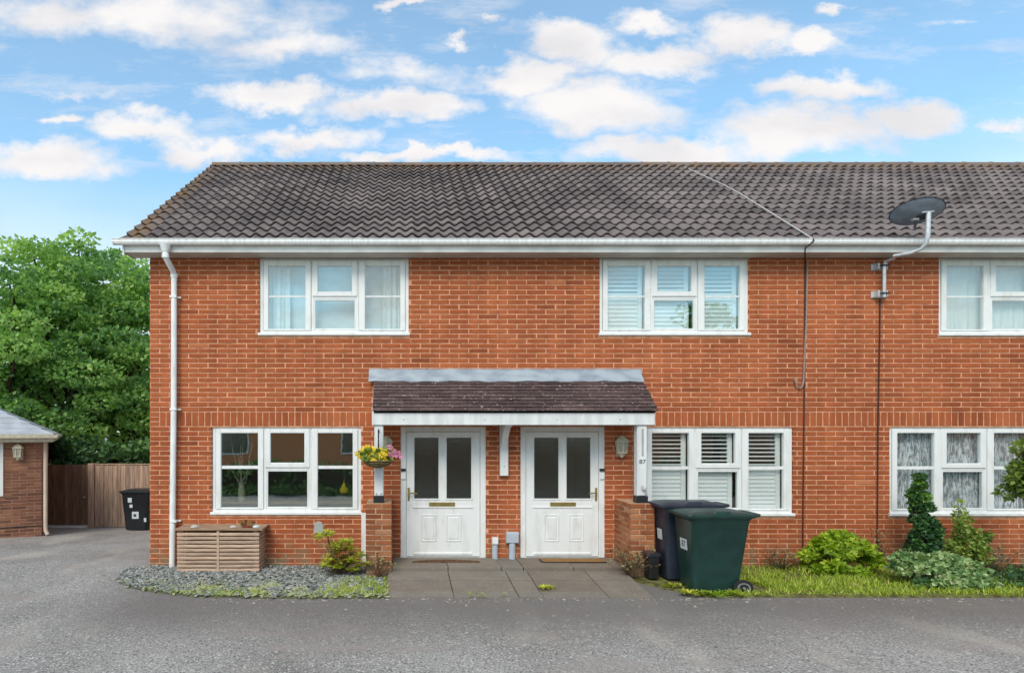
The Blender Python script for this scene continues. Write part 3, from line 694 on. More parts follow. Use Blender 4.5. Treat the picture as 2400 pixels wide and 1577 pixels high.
def door(house, pxa, pxb, mirror, label):
    k = DW / F; x0 = wx(pxa); W = (pxb - pxa) * k
    X = (lambda p: x0 + W - p * W / 200) if mirror else (lambda p: x0 + p * W / 200)
    def sp(a, b): return (min(X(a), X(b)), max(X(a), X(b)))
    zz = lambda py: wz(py)
    z0, z1 = 0.145, 2.14
    d = empty('door', (x0 + W / 2, 0.05, z0)); d.parent = house; d.location = Vector((x0 + W / 2, .05, z0)) - w0(house); d['label'] = label
    MB().ringframe(x0 - .002, x0 + W + .002, z0, z1 + .002, (0.085, 0.085, 0.02, 0.075), 0.02, 0.11).build('door_frame', 'upvc', d)
    a, b = sp(14, 180); a = x0 + .088; b = x0 + W - .088
    m = MB()
    g1, g2 = sp(32, 89.5), sp(108, 166.5); gt, gb = zz(1025), zz(1169)
    lz0, lz1 = z0 + .028, z1 - .08
    m.box(a, b, .046, .085, lz0, gb); m.box(a, b, .046, .085, gt, lz1)
    for (p, q) in ((a, min(g1[0], g2[0])), (min(g1[1], g2[1]), max(g1[0], g2[0])), (max(g1[1], g2[1]), b)): m.box(p, q, .046, .085, gb, gt)
    m.build('door_leaf', 'upvc', d)
    for g in (g1, g2):
        MB().ringframe(g[0] - .022, g[1] + .022, gb - .022, gt + .022, .024, .036, .05).build('glazing_bead', 'upvc', d)
        MB().box(g[0] - .005, g[1] + .005, .06, .066, gb - .005, gt + .005).build('pane', 'glass_d', d)
    q = sp(28, 170)
    MB().rbox(q[0], q[1], .034, .05, zz(1191), zz(1187.5), .003).build('rail_moulding', 'upvc', d)
    for (u1, u2) in ((48, 84), (107, 143)):
        q = sp(u1, u2)
        MB().ringframe(q[0], q[1], zz(1270), zz(1206), .022, .034, .05, .01).build('panel_moulding', 'upvc', d)
        MB().rbox(q[0] + .034, q[1] - .034, .037, .05, zz(1270) + .034, zz(1206) - .034, .012).build('raised_panel', 'upvc', d)
    q = sp(30, 168)
    MB().rbox(q[0], q[1], .030, .05, lz0 + .012, lz0 + .055, .012).build('weather_bar', 'upvc', d)
    q = sp(67, 128)
    lp = MB().rbox(q[0], q[1], .034, .05, zz(1187), zz(1177.5), .004).build('letter_plate', 'brass', d)
    MB().box(q[0] + .12, q[1] - .12, .028, .036, zz(1183), zz(1181)).build('letter_pull', 'brass', d)
    hx = X(19)
    MB().rbox(hx - .016, hx + .016, .034, .05, zz(1174), zz(1143), .004).build('handle_plate', 'brass', d)
    sgn = -1 if mirror else 1
    MB().tube([(hx, .04, zz(1155)), (hx, .0, zz(1155)), (hx + sgn * .02, -.012, zz(1155)), (hx + sgn * .13, -.012, zz(1155.5))], .011, 8).build('handle', 'brass', d)
    bx = X(6.5)
    MB().rbox(bx - .036, bx + .036, -.006, .021, zz(1123), zz(1107), .006).build('doorbell', 'upvc', d)
    MB().rbox(bx - .037, bx + .037, -.010, .021, zz(1104), zz(1098), .004).build('doorbell_camera', 'black', d)
    MB().box(x0 + .1, x0 + W - .1, .0, .05, z0 - .01, z0 + .026).build('threshold', 'ventgrey', d)
    m = MB(); ra, rb = x0 - .1, x0 + W + .1
    m.quadf((ra, 2, 0), (rb, 2, 0), (rb, 2, 2.3), (ra, 2, 2.3)); m.quadf((ra, .31, .14), (rb, .31, .14), (rb, 2, .14), (ra, 2, .14)); m.quadf((ra, .31, 2.3), (rb, .31, 2.3), (rb, 2, 2.3), (ra, 2, 2.3))
    m.quadf((ra, .31, 0), (ra, 2, 0), (ra, 2, 2.3), (ra, .31, 2.3)); m.quadf((rb, .31, 0), (rb, 2, 0), (rb, 2, 2.3), (rb, .31, 2.3))
    m.build('hall_lining', 'room', house)
    return (x0, x0 + W, z0 - .15, z1)

# ------------------------------------------------------------------ terrace houses
BMOD, CMOD, BJ, CJ = 0.2935, 0.0740, 0.0170, 0.0160
SOLD0 = 29 * CMOD                       # underside of the soldier course
XL = wx(351)
HX = [XL, wx(1180), wx(1975), 11.85, 17.2]
ZTOP = 4.71
ROWZ = []                               # (z0, z1, kind)
for i in range(29): ROWZ.append((i * CMOD, (i + 1) * CMOD, i))
for i in range(32): ROWZ.append((SOLD0 + (3 + i) * CMOD, SOLD0 + (4 + i) * CMOD, 33 + i))
def sub_rects(r, holes):
    out = [r]
    for h in holes:
        nxt = []
        for (a, b, c, d) in out:
            if h[0] >= b or h[1] <= a or h[2] >= d or h[3] <= c: nxt.append((a, b, c, d)); continue
            if h[0] > a: nxt.append((a, h[0], c, d))
            if h[1] < b: nxt.append((h[1], b, c, d))
            aa, bb = max(a, h[0]), min(b, h[1])
            if h[2] > c: nxt.append((aa, bb, c, h[2]))
            if h[3] < d: nxt.append((aa, bb, h[3], d))
        out = nxt
    return [q for q in out if q[1] - q[0] > .022 and q[3] - q[2] > .022]
BM = {}
def brick_mesh(w, h, dep=0.03, key=''):
    w, h = round(w, 3), round(h, 3); kk = (w, h, dep, key)
    if kk not in BM:
        m = MB().rbox(-w / 2, w / 2, 0, dep, -h / 2, h / 2, .004)
        me = bpy.data.meshes.new('brick'); me.from_pydata(m.v, [], m.f); me.update(); BM[kk] = me
    return BM[kk]
WAVE_N, ROLL = 12, 0.195
PITCH = math.atan2(3.07, 4.43); GAUGE = 5.39 / 18; TW = 2 * ROLL
def tile_mesh():
    m = MB()
    rows = ((0.0, -.020), (0.0, 0.0), (GAUGE + .05, -.046))
    pts = []
    for (y, dz_) in rows:
        pts.append([((TW + .006) * j / WAVE_N, y, .052 + dz_ + 0.027 * math.cos(2 * math.pi * 2 * j / WAVE_N + 0.6)) for j in range(WAVE_N + 1)])
    for q in pts: m.v += q
    n = WAVE_N + 1
    for k in range(2):
        for j in range(WAVE_N): m.f.append((k * n + j, k * n + j + 1, (k + 1) * n + j + 1, (k + 1) * n + j)); m.r.append(.5)
    i0 = len(m.v); m.v += [pts[1][0], pts[2][0], (0, GAUGE + .05, -.0), (0, 0, .0)]; m.f.append((i0, i0 + 1, i0 + 2, i0 + 3)); m.r.append(.5)
    me = bpy.data.meshes.new('tile'); me.from_pydata(m.v, [], m.f)
    me.polygons.foreach_set('use_smooth', [True] * len(me.polygons)); me.set_sharp_from_angle(angle=R(50)); me.update(); me.materials.append(MAT['tile'])
    return me
TILE = tile_mesh()
XV, YE, ZE, YR, ZR = -4.11, -0.34, 4.845, 4.09, 7.875
def ridge_mesh(L):
    m = MB(); n = 9
    secs = []
    for (x, r) in ((0, .150), (L - .05, .150), (L - .049, .158), (L, .158)):
        secs.append([(x, -r * math.cos(math.pi * j / (n - 1)), r * .72 * math.sin(math.pi * j / (n - 1)) - .03) for j in range(n)])
    for q in secs: m.v += q
    for k in range(3):
        for j in range(n - 1): m.f.append((k * n + j, k * n + j + 1, (k + 1) * n + j + 1, (k + 1) * n + j)); m.r.append(.5)
    me = bpy.data.meshes.new('ridge_tile'); me.from_pydata(m.v, [], m.f); me.update(); me.materials.append(MAT['tile']); return me
RIDGE_L = 0.585
RIDGE = ridge_mesh(RIDGE_L + .03)

HOUSES = []
HL = ['red brick end terrace house with white gutter downpipe and slatted wooden box below its window',
      'red brick middle terrace house with white louvred shutters in its windows',
      'red brick terrace house with lace net curtains behind the conifer',
      'red brick terrace house beyond the lace curtained one, only its tiled roof in view']
for h in range(4):
    xa, xb = HX[h], HX[h + 1]
    H = empty('terraced_house', ((xa + xb) / 2, 0, 0), HL[h], 'house', 'red brick terrace houses'); HOUSES.append(H)
    holes = []
    if h == 0:
        holes.append(window(H, 608, 604, 782, 'glass_u', 'curtains', 'upper window with pale curtains drawn to both sides'))
        holes.append(window(H, 496.5, 1001, 1201, 'glass_k', '', 'ground floor window with dark glass reflecting brickwork and hedge'))
        holes.append(door(H, 939, 1139, False, 'white panelled front door, brass handle beside the hanging flower basket side'))
    elif h == 1:
        holes.append(window(H, 1405.5, 604, 782, 'glass_u', 'shutters_up', 'upper window with closed pale shutters'))
        holes.append(window(H, 1509, 1001, 1204, 'glass_g', 'shutters', 'ground floor window with half open white louvred shutters'))
        holes.append(door(H, 1220, 1418, True, 'white panelled front door, brass handle beside the cream lantern side'))
    elif h == 2:
        holes.append(window(H, 2201, 604, 783, 'glass_u', 'panels', 'upper window with plain pale curtains'))
        holes.append(window(H, 2085.3, 1001, 1204, 'glass_g', 'lace', 'ground floor window with patterned lace net curtain'))
    else:
        holes.append(window(H, 2999, 604, 782, 'glass_u', 'panels'))
        holes.append(window(H, 3111, 1001, 1204, 'glass_g', ''))
    # mortar body of the front wall, cut by the openings
    xs_ = sorted({xa, xb, *[q for ho in holes for q in ho[:2]]}); zs_ = sorted({-0.9, ZTOP + .15, *[q for ho in holes for q in ho[2:]]})
    m = MB(); yb_, yk_ = 0.007, 0.30
    for i in range(len(xs_) - 1):
        for j in range(len(zs_) - 1):
            a, b2, c, d = xs_[i], xs_[i + 1], zs_[j], zs_[j + 1]
            if any(a >= ho[0] - 1e-6 and b2 <= ho[1] + 1e-6 and c >= ho[2] - 1e-6 and d <= ho[3] + 1e-6 for ho in holes): continue
            m.quadf((a, yb_, c), (b2, yb_, c), (b2, yb_, d), (a, yb_, d)); m.quadf((a, yk_, c), (a, yk_, d), (b2, yk_, d), (b2, yk_, c))
    for (a, b2, c, d) in holes:
        m.quadf((a, yb_, c), (a, yb_, d), (a, yk_, d), (a, yk_, c)); m.quadf((b2, yb_, c), (b2, yk_, c), (b2, yk_, d), (b2, yb_, d))
        m.quadf((a, yb_, c), (a, yk_, c), (b2, yk_, c), (b2, yb_, c)); m.quadf((a, yb_, d), (b2, yb_, d), (b2, yk_, d), (a, yk_, d))
    wall = m.build('front_wall', 'mortar', H)
    rects = []
    for (z0, z1, i) in ROWZ:
        off = (BMOD / 2 if i % 2 else 0.0)
        x = XL + off - BMOD
        while x < xb:
            jit = random.uniform(-.004, .004)
            r0, r1 = x + BJ / 2 + jit, x + BMOD - BJ / 2 + jit
            if x <= XL + 1e-6: r0 = max(r0, XL)
            x += BMOD
            cx_ = (r0 + r1) / 2
            if r1 - XL < .02 or not (xa <= cx_ < xb): continue
            rects += sub_rects((max(r0, XL), r1, z0 + CJ / 2, min(z1 - CJ / 2, ZTOP + .02)), [(ho[0], ho[1], ho[2] - .03, ho[3]) for ho in holes])
    s0, s1 = SOLD0 + CJ / 2, SOLD0 + 3 * CMOD - CJ / 2
    x = XL + BMOD / 2; sw = BMOD / 3
    while x < xb + sw:
        if xa <= x + sw / 2 < xb: rects += sub_rects((x + BJ / 2, x + sw - BJ / 2, s0, s1), holes)
        x += sw
    if h == 0:
        for i in range(3): rects.append((XL, XL + BMOD / 2 - BJ / 2, SOLD0 + i * CMOD + CJ / 2, SOLD0 + (i + 1) * CMOD - CJ / 2))
    full = sorted(rects, key=lambda r: (-(r[1] - r[0] > .2) * (r[1] < 9.5), abs((r[2] + r[3]) / 2 - 1.55)))
    nsep = 300 if h < 3 else 0          # the last wall is out of the picture: no bricks picked apart
    for r in full[:nsep]:
        o = link_mesh('brick', brick_mesh(r[1] - r[0], r[3] - r[2]), 'brick', wall, ((r[0] + r[1]) / 2, random.uniform(-.002, .0015), (r[2] + r[3]) / 2))
    m = MB()
    for r in full[nsep:]:
        k0 = len(m.r); yj = random.uniform(-.002, .0015); m.rbox(r[0], r[1], yj, .03, r[2], r[3], .004)
        rv = random.random()
        for q in range(k0, len(m.r)): m.r[q] = rv
    tag(m.build('brickwork', 'brick_s', wall, attr=True), kind='stuff')
    # rear and gable masonry
    MB().box(xa, xb, 7.6, 7.9, -0.9, 4.9).build('rear_wall', 'mortar', H)
    if h == 0:
        m = MB(); m.quadf((XL, .012, -.9), (XL, 7.6, -.9), (XL, 7.6, 4.72), (XL, YR - .2, 7.62), (XL, .012, 4.72)); m.quadf((XL + .3, .3, -.9), (XL + .3, .3, 4.7), (XL + .3, YR, 7.6), (XL + .3, 7.6, 4.7), (XL + .3, 7.6, -.9))
        gw = m.build('gable_wall', 'mortar', H)
        m = MB()
        for i in range(-11, 104):
            z = i * CMOD
            y0 = 0.1 if z < 4.7 else max(.1, (z - 4.75) / math.tan(PITCH) + .25); y1 = 7.58 if z < 4.7 else 7.7 - (y0)
            y = y0 + (.1 if i % 2 else 0)
            while y + .2 < y1:
                k0 = len(m.r); m.box(XL - .006, XL + .02, y, y + .205, z + .006, z + .068); rv = random.random(); y += .2175
                for q in range(k0, len(m.r)): m.r[q] = rv
        tag(m.build('brickwork', 'brick_s', gw, attr=True), kind='stuff')
    # roof
    rxa = XV if h == 0 else xa; rxb = xb
    m = MB(); dn = .035
    m.quadf((rxa + .01, YE + .02, ZE - dn), (rxb, YE + .02, ZE - dn), (rxb, YR, ZR - dn), (rxa + .01, YR, ZR - dn))
    m.quadf((rxa + .01, YR, ZR - dn), (rxb, YR, ZR - dn), (rxb, 2 * YR - YE, ZE - dn), (rxa + .01, 2 * YR - YE, ZE - dn))
    roof = m.build('roof', 'deck', H)
    ncol = int(math.ceil((HX[4] - XV) / TW))
    for c in range(ncol):
        x = XV + c * TW
        if not ((h == 0 and x + TW / 2 < HX[1]) or (h > 0 and HX[h] <= x + TW / 2 < HX[h + 1])): continue
        for r in range(18):
            s = r * GAUGE
            link_mesh('tile', TILE, None, roof, (x + random.uniform(-.003, .003), YE + s * math.cos(PITCH), ZE + s * math.sin(PITCH) - .03), (PITCH + random.uniform(-.006, .006), random.uniform(-.004, .004), 0))
    x = XV
    while x < HX[4]:
        if (h == 0 and x + .3 < HX[1]) or (h > 0 and HX[h] <= x + .3 < HX[h + 1]): link_mesh('ridge_tile', RIDGE, None, roof, (x, YR, ZR - .005 + random.uniform(-.004, .004)))
        x += RIDGE_L
    # eaves
    fxa = -4.085 if h == 0 else xa
    MB().rbox(fxa, xb, -0.306, -0.286, 4.695, 4.90, .004).build('fascia_board', 'fascia', H)
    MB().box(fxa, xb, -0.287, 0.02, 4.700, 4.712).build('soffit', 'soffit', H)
    m = MB(); prof = [(-.306, 4.868), (-.308, 4.815), (-.325, 4.792), (-.36, 4.785), (-.392, 4.797), (-.405, 4.825), (-.402, 4.855), (-.412, 4.860), (-.412, 4.869), (-.396, 4.869), (-.390, 4.83), (-.36, 4.80), (-.325, 4.81), (-.318, 4.868)]
    ga = -4.20 if h == 0 else xa
    m.loft([[(xx, y, z) for (y, z) in prof] for xx in (ga, xb)]); gut = m.build('gutter', 'gutter', H)
    x = ga + .5 if h == 0 else xa + .3
    while x < xb:
        p2 = [((y + .36) * 1.06 - .36, (z - 4.83) * 1.06 + 4.83) for (y, z) in prof]
        if random.random() < .8: MB().loft([[(xx, y, z) for (y, z) in p2] for xx in (x, x + .055)]).build('gutter_bracket', 'gutter', gut)
        x += 1.02
    if h == 0:
        m = MB()       # barge board and verge soffit
        m.v = [(-4.085, YE + .02, ZE - .20), (-4.085, YR, ZR - .20), (-4.085, YR, ZR - .03), (-4.085, YE + .02, ZE - .03), (-4.060, YE + .02, ZE - .20), (-4.060, YR, ZR - .20), (-4.060, YR, ZR - .03), (-4.060, YE + .02, ZE - .03)]
        m.f = [(0, 3, 2, 1), (4, 5, 6, 7), (0, 1, 5, 4), (2, 3, 7, 6), (0, 4, 7, 3)]; m.r = [.5] * 5
        m.build('barge_board', 'fascia', H)
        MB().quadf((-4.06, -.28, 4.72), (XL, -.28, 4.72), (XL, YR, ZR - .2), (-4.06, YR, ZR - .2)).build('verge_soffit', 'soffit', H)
        MB().box(-4.084, -4.062, -.285, .05, 4.70, 4.80).build('box_end', 'fascia', H)
        # downpipe with swan neck
        xo = -3.44; xp = -3.415
        dp = MB().tube([(xo, -.355, 4.80), (xo, -.355, 4.66), (xo, -.345, 4.61), (xp, -.13, 4.47), (xp, -.092, 4.43), (xp, -.085, 4.36), (xp - .005, -.085, 2.5), (xp - .03, -.085, 0.03)], .038, 12, sx=1.15).build('downpipe', 'gutter', H, smooth_=True)
        for z in (4.60, 4.38): MB().lathe((xo if z > 4.5 else xp, -.35 if z > 4.5 else -.085, z), [(.046, 0), (.046, .06)], 12, 1.15).build('pipe_socket', 'gutter', dp)
        MB().lathe((xo, -.355, 4.69), [(.045, 0), (.06, .06), (.075, .11)], 12, 1.15).build('hopper_outlet', 'gutter', dp)
        for z in (4.08, 2.39, 0.71): MB().box(xp - .065, xp + .085, -.05, .0, z, z + .022).box(xp - .052, xp + .048, -.130, -.045, z - .003, z + .025).build('pipe_clip', 'gutter', dp)
        MB().box(wx(847.5), wx(859.5), -.075, 0, .10, wz(1201)).build('waste_pipe_cover', 'upvc', H)
        m = MB(); cx_, cz_ = wx(747), wz(1236); w_ = .068
        pts = [(cx_ - w_, wz(1248)), (cx_ + w_, wz(1248)), (cx_ + w_, wz(1230))] + [(cx_ + w_ * math.cos(t), wz(1230) + .06 * math.sin(t)) for t in np.linspace(.3, 2.85, 7)] + [(cx_ - w_, wz(1230))]
        m.loft([[(x, 0.0, z) for x, z in pts], [(x, -.035, z) for x, z in pts]]); m.build('vent_cover', 'ventgrey', H)
        c = wx(1159)
        MB().tube([(c, -.04, .14), (c, -.04, .36)], .040, 12, sx=1.1).build('conduit', 'greybox', H)
        MB().rbox(c - .045, c + .045, -.09, 0, .37, .47, .006).build('conduit_cap', 'upvc', H)
    if h == 1:
        c = wx(1199)
        MB().tube([(c, -.045, .14), (c, -.045, .40)], .045, 12, sx=1.1).build('conduit', 'greybox', H)
        MB().rbox(c - .095, c + .095, -.10, 0, .39, .55, .012).build('meter_box', 'greybox', H)

# ------------------------------------------------------------------ brick piers under the porch posts
def pier(x0, x1, label):
    P0 = empty('brick_pier', ((x0 + x1) / 2, -.33, -.05), label, 'pier', 'brick piers under the porch canopy')
    yf, zt = -0.66, 1.055
    MB().box(x0 + .007, x1 - .007, yf + .007, .006, -.05, zt - .004).build('mortar_core', 'mortar_old', P0)
    n = int(zt / CMOD)
    for i in range(n):
        z0, z1 = i * CMOD + (zt - n * CMOD) + CJ / 2, (i + 1) * CMOD + (zt - n * CMOD) - CJ / 2
        cut = x0 + (x1 - x0) * (.62 if i % 2 else .38)
        for (a, b) in ((x0, cut - BJ / 2), (cut + BJ / 2, x1)):
            link_mesh('brick', brick_mesh(b - a, z1 - z0, .05, 'old'), 'brick_old', P0, ((a + b) / 2, yf + random.uniform(-.003, .002), (z0 + z1) / 2))
        ys_ = [yf + .055, yf + .055 + (.10 if i % 2 else .21), yf + .055 + (.32 if i % 2 else .43), -.005]
        for (xs0, rz) in ((x0, -math.pi / 2), (x1, math.pi / 2)):
            for j in range(3):
                a, b = ys_[j], ys_[j + 1] - BJ * .7
                if b - a < .03: continue
                link_mesh('brick', brick_mesh(b - a, z1 - z0, .05, 'old'), 'brick_old', P0, (xs0 + random.uniform(-.002, .002), (a + b) / 2, (z0 + z1) / 2), (0, 0, rz))
    return P0
pier(-.498, -.132, 'weathered brick pier below the post with the hanging flower basket')
pier(3.235, 3.575, 'weathered brick pier beside the slate blue wheelie bin')

# ------------------------------------------------------------------ porch canopy
C = empty('porch_canopy', (1.6, -.3, 1.06), 'tiled lean to porch canopy with white fascia over both front doors', 'canopy')
cx0, cx1 = -0.405, 3.640
cyb, czb, cyf, czf = -0.03, 2.865, -0.635, 2.345
cp = math.atan2(czb - czf, cyb - cyf); cl = math.hypot(czb - czf, cyb - cyf)
croof = MB().quadf((cx0 + .02, cyf + .03, czf - .01), (cx1 - .02, cyf + .03, czf - .01), (cx1 - .02, 0.0, czb - .01), (cx0 + .02, 0.0, czb - .01)).build('canopy_roof', 'deck', C)
rows, tw = 10, 0.2245
pg = cl / rows
PT = {}
def plain_tile(w):
    w = round(w, 3)
    if w not in PT:
        m = MB(); th = .014
        z = lambda y, t: .030 * (1 - y / (pg * 1.9)) + t
        yy_ = [0, pg * 1.9]
        m.v = [(0, yy_[0], z(0, -th)), (w, yy_[0], z(0, -th)), (w, yy_[1], -th), (0, yy_[1], -th), (0, 0, z(0, 0)), (w * .5, 0, z(0, .002)), (w, 0, z(0, 0)), (w, yy_[1], 0), (w * .5, yy_[1], .002), (0, yy_[1], 0)]
        m.f = [(0, 3, 2, 1), (4, 5, 8, 9), (5, 6, 7, 8), (0, 1, 6, 5, 4), (1, 2, 7, 6), (3, 0, 4, 9)]; m.r = [.5] * 6
        me = bpy.data.meshes.new('tile'); me.from_pydata(m.v, [], m.f); me.update(); me.materials.append(MAT['ptile']); PT[w] = me
    return PT[w]
for r in range(rows):
    x = cx0 - (tw / 2 if r % 2 else 0)
    while x < cx1 - .02:
        a, b = max(x, cx0), min(x + tw - .005, cx1)
        if b - a > .03:
            s = r * pg
            link_mesh('tile', plain_tile(b - a), None, croof, (a, cyf + s * math.cos(cp), czf + s * math.sin(cp)), (cp + random.uniform(-.012, .012), random.uniform(-.01, .01), random.uniform(-.006, .006)))
        x += tw
m = MB()      # lead: upstand on the wall, apron over the top course
secs = []
nx = 40
for i in range(nx + 1):
    x = -.488 + (3.645 + .488) * i / nx; wv = .006 * math.sin(i * 1.7) + .004 * math.sin(i * .6)
    secs.append([(x, -.004, 3.015 + wv * .6), (x, -.016, 3.012), (x, -.030, 2.935 + wv), (x, -.128, 2.828 + wv), (x, -.132, 2.818 + wv), (x, -.118, 2.82), (x, -.016, 2.92), (x, -.004, 2.99)])
MB.loft(m, secs).build('lead_flashing', 'lead', C, smooth_=True)
MB().rbox(-.412, 3.602, -.602, -.577, 2.160, 2.330, .004).build('fascia_board', 'whitewood', C)
for s_x, a, b in ((1, -.412, -.384), (-1, 3.574, 3.602)):
    m = MB(); m.v = [(a, -.578, 2.162), (b, -.578, 2.162), (b, -.01, 2.162), (a, -.01, 2.162), (a, -.578, 2.36), (b, -.578, 2.36), (b, -.01, 2.82), (a, -.01, 2.82)]
    m.f = [(0, 3, 2, 1), (4, 5, 6, 7), (0, 1, 5, 4), (1, 2, 6, 5), (3, 0, 4, 7)]; m.r = [.5] * 5
    m.build('side_cheek', 'whitewood', C)
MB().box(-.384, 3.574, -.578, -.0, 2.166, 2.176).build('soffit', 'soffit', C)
for px in (946, 1136, 1306, 1454): MB().lathe((at(px, 983, 8.6).x, -.606, at(px, 983, 8.6).z), [(.010, 0), (.008, .006)], 8, axis='y').build('screw', 'ventgrey', C)
for (a, b) in ((-.381, -.252), (3.363, 3.505)):
    p = MB().rbox(a, b, -.575, -.455, 1.15, 2.165, .012).build('post', 'whitewood', C)
    MB().rbox(a - .012, b + .008, -.585, -.445, 1.05, 1.152, .004).build('post_shoe', 'black', p)
MB().box(3.425, 3.452, -.583, -.576, wz(1064) + .0, 2.11).build('post_strip', 'ventgrey', C)  # grey strip on the face of the right post
for dxp in (-.034, .034): MB().lathe((-.317 + dxp, -.578, 1.185), [(.012, 0), (.010, -.008)], 8, axis='y').build('tag_mark', 'ventgrey', C)  # two grey discs added in place of the unreadable tag
m = MB().tube([(3.43, -.58, 1.30), (3.43, -.60, 1.25), (3.465, -.61, 1.235), (3.475, -.60, 1.27)], .012, 6).tube([(3.46, -.585, 1.24), (3.48, -.60, 1.19), (3.49, -.59, 1.15)], .010, 6)
m.build('hook', 'ventgrey', C)
b = (wx(1180) + 0.0)
m = MB().rbox(b - .062, b + .062, -.075, -.0, wz(1114), 2.165, .006); m.build('wall_bracket', 'whitewood', C)
m = MB(); n = 12; hw = .045
sec = []
for t in np.linspace(0, 1, n):
    y = -.07 - .50 * (1 - math.cos(t * math.pi / 2)); z = 1.70 + .46 * math.sin(t * math.pi / 2)
    sec.append([(b - hw, y, z), (b + hw, y, z), (b + hw, y + .035, z + .05), (b - hw, y + .035, z + .05)])
m.loft(sec); m.build('brace', 'whitewood', C)
MB().lathe((b, -.077, wz(1092)), [(.010, 0), (.008, -.006)], 8, axis='y').build('screw', 'ventgrey', C)
tm = text_mesh('87', 0.082)
for v_ in tm.vertices: v_.co.x *= 1.15
o = link_mesh('house_number', tm, 'ink', C, (3.436, -.5785, at(1505, 1082, 8.62).z), (R(90), 0, 0))

# ------------------------------------------------------------------ lanterns
def lantern(c, label, sc=1.0, rz=0.0):
    L = empty('wall_lantern', c, label, 'lantern', 'cream wall lanterns')
    x, y, z = c
    hexr = lambda r, zz, ph=R(30): [(x + r * math.cos(ph + R(60) * j) * 1.3 * sc, y - .09 * sc + r * math.sin(ph + R(60) * j) * sc, z + zz * sc) for j in range(6)]
    MB().rbox(x - .05 * sc, x + .05 * sc, y - .025 * sc, y + .002, z - .02 * sc, z + .12 * sc).tube([(x, y - .02 * sc, z + .03 * sc), (x, y - .06 * sc, z + .0), (x, y - .09 * sc, z - .02 * sc)], .012 * sc, 6).build('back_plate', 'cream', L)
    body = MB().loft([hexr(.052, .045), hexr(.066, .205)]).build('glass_panels', 'frost', L)
    for j in range(6):
        p, q = hexr(.054, .04)[j], hexr(.070, .21)[j]; MB().tube([p, q], .0085 * sc, 6).build('corner_bar', 'cream', L)
    MB().loft([hexr(.066, .035), hexr(.066, .052)]).build('lower_ring', 'cream', L)
    MB().loft([hexr(.082, .200), hexr(.084, .215), hexr(.050, .262), hexr(.022, .285), hexr(.010, .300)]).build('lantern_roof', 'cream', L)
    MB().loft([hexr(.050, .036), hexr(.026, .0), hexr(.012, -.03)]).build('finial', 'cream', L)
    return L
q = at(1458, 1058, 9.1); lantern((q.x, 0.0, q.z - .06), 'cream hexagonal wall lantern beside the right post of the porch', 1.0)
q = at(906, 1058, 9.1); lantern((q.x, 0.0, q.z - .06), 'cream hexagonal wall lantern half hidden behind the basket post', 1.0)

# ------------------------------------------------------------------ hanging basket
B = empty('hanging_basket', (-.325, -.76, 1.58), 'wicker hanging basket of yellow and pink flowers on the porch post', 'flower basket')
bc = Vector((-.325, -.755, 1.665))
m = MB().lathe((bc.x, bc.y, bc.z), [(.03, -.105), (.09, -.085), (.135, -.045), (.150, 0.0), (.158, .006), (.158, -.008), (.150, -.012)], 20, 1.28); m.build('basket_bowl', 'wicker', B, smooth_=True)
for zz, rr in ((-.03, .148), (-.062, .122), (-.004, .160)):
    MB().tube([(bc.x + rr * 1.29 * math.cos(t), bc.y + rr * 1.0 * math.sin(t), bc.z + zz) for t in np.linspace(0, 2 * math.pi, 25)], .009, 6).build('wicker_band', 'wicker', B)
MB().tube([(-.317, -.575, 2.05), (-.317, -.60, 2.10), (-.317, -.70, 2.09), (-.317, -.76, 2.03), (-.317, -.74, 1.98)], .009, 6).tube([(-.317, -.58, 1.80), (-.317, -.64, 1.90), (-.317, -.70, 2.08)], .008, 6).tube([(-.317, -.755, 2.0), (-.322, -.755, 1.72)], .006, 6).build('bracket', 'iron', B)
bl = [(bc.x + random.uniform(-.16, .16), bc.y + random.uniform(-.10, .06), bc.z + .05 + random.uniform(-.02, .06), .07, .06, .05, random.uniform(.3, .8)) for _ in range(12)]
p, t, s_, r_ = leaf_cloud(bl, 420, .065, .35); kites('foliage', 'leaf_mid', p, t, s_, B, r_)
def flower(c, r, mat, tiltx, tiltz):
    m = MB(); n = 5
    for k in range(n):
        a = 2 * math.pi * k / n + random.uniform(-.2, .2)
        pa = [(0, 0, 0), (r * .75 * math.cos(a - .5), .006, r * .75 * math.sin(a - .5)), (r * math.cos(a), .012, r * math.sin(a)), (r * .75 * math.cos(a + .5), .006, r * .75 * math.sin(a + .5))]
        m.quadf(*[(q[0] * 1.25, q[1], q[2]) for q in pa])
    return m.build('flower', mat, B, (0, 0, 0)), c, tiltx, tiltz
for i in range(30):
    c = (bc.x - .03 + random.gauss(-.06, .095), bc.y - .10 + random.uniform(-.05, .08), bc.z + .105 + random.gauss(0, .045))
    o, c, a, bz = flower(c, random.uniform(.042, .060), 'yellow', random.uniform(-.9, .3), random.uniform(-.6, .6)); o.location = Vector(c) - w0(B); o.rotation_euler = (a, 0, bz)
for i in range(7):
    c = (bc.x + .215 + random.gauss(0, .038), bc.y - .06 + random.uniform(-.05, .05), bc.z + .105 + random.gauss(0, .032))
    o, c, a, bz = flower(c, random.uniform(.036, .050), 'pink', random.uniform(-.8, .3), random.uniform(-.6, .6)); o.location = Vector(c) - w0(B); o.rotation_euler = (a, 0, bz)

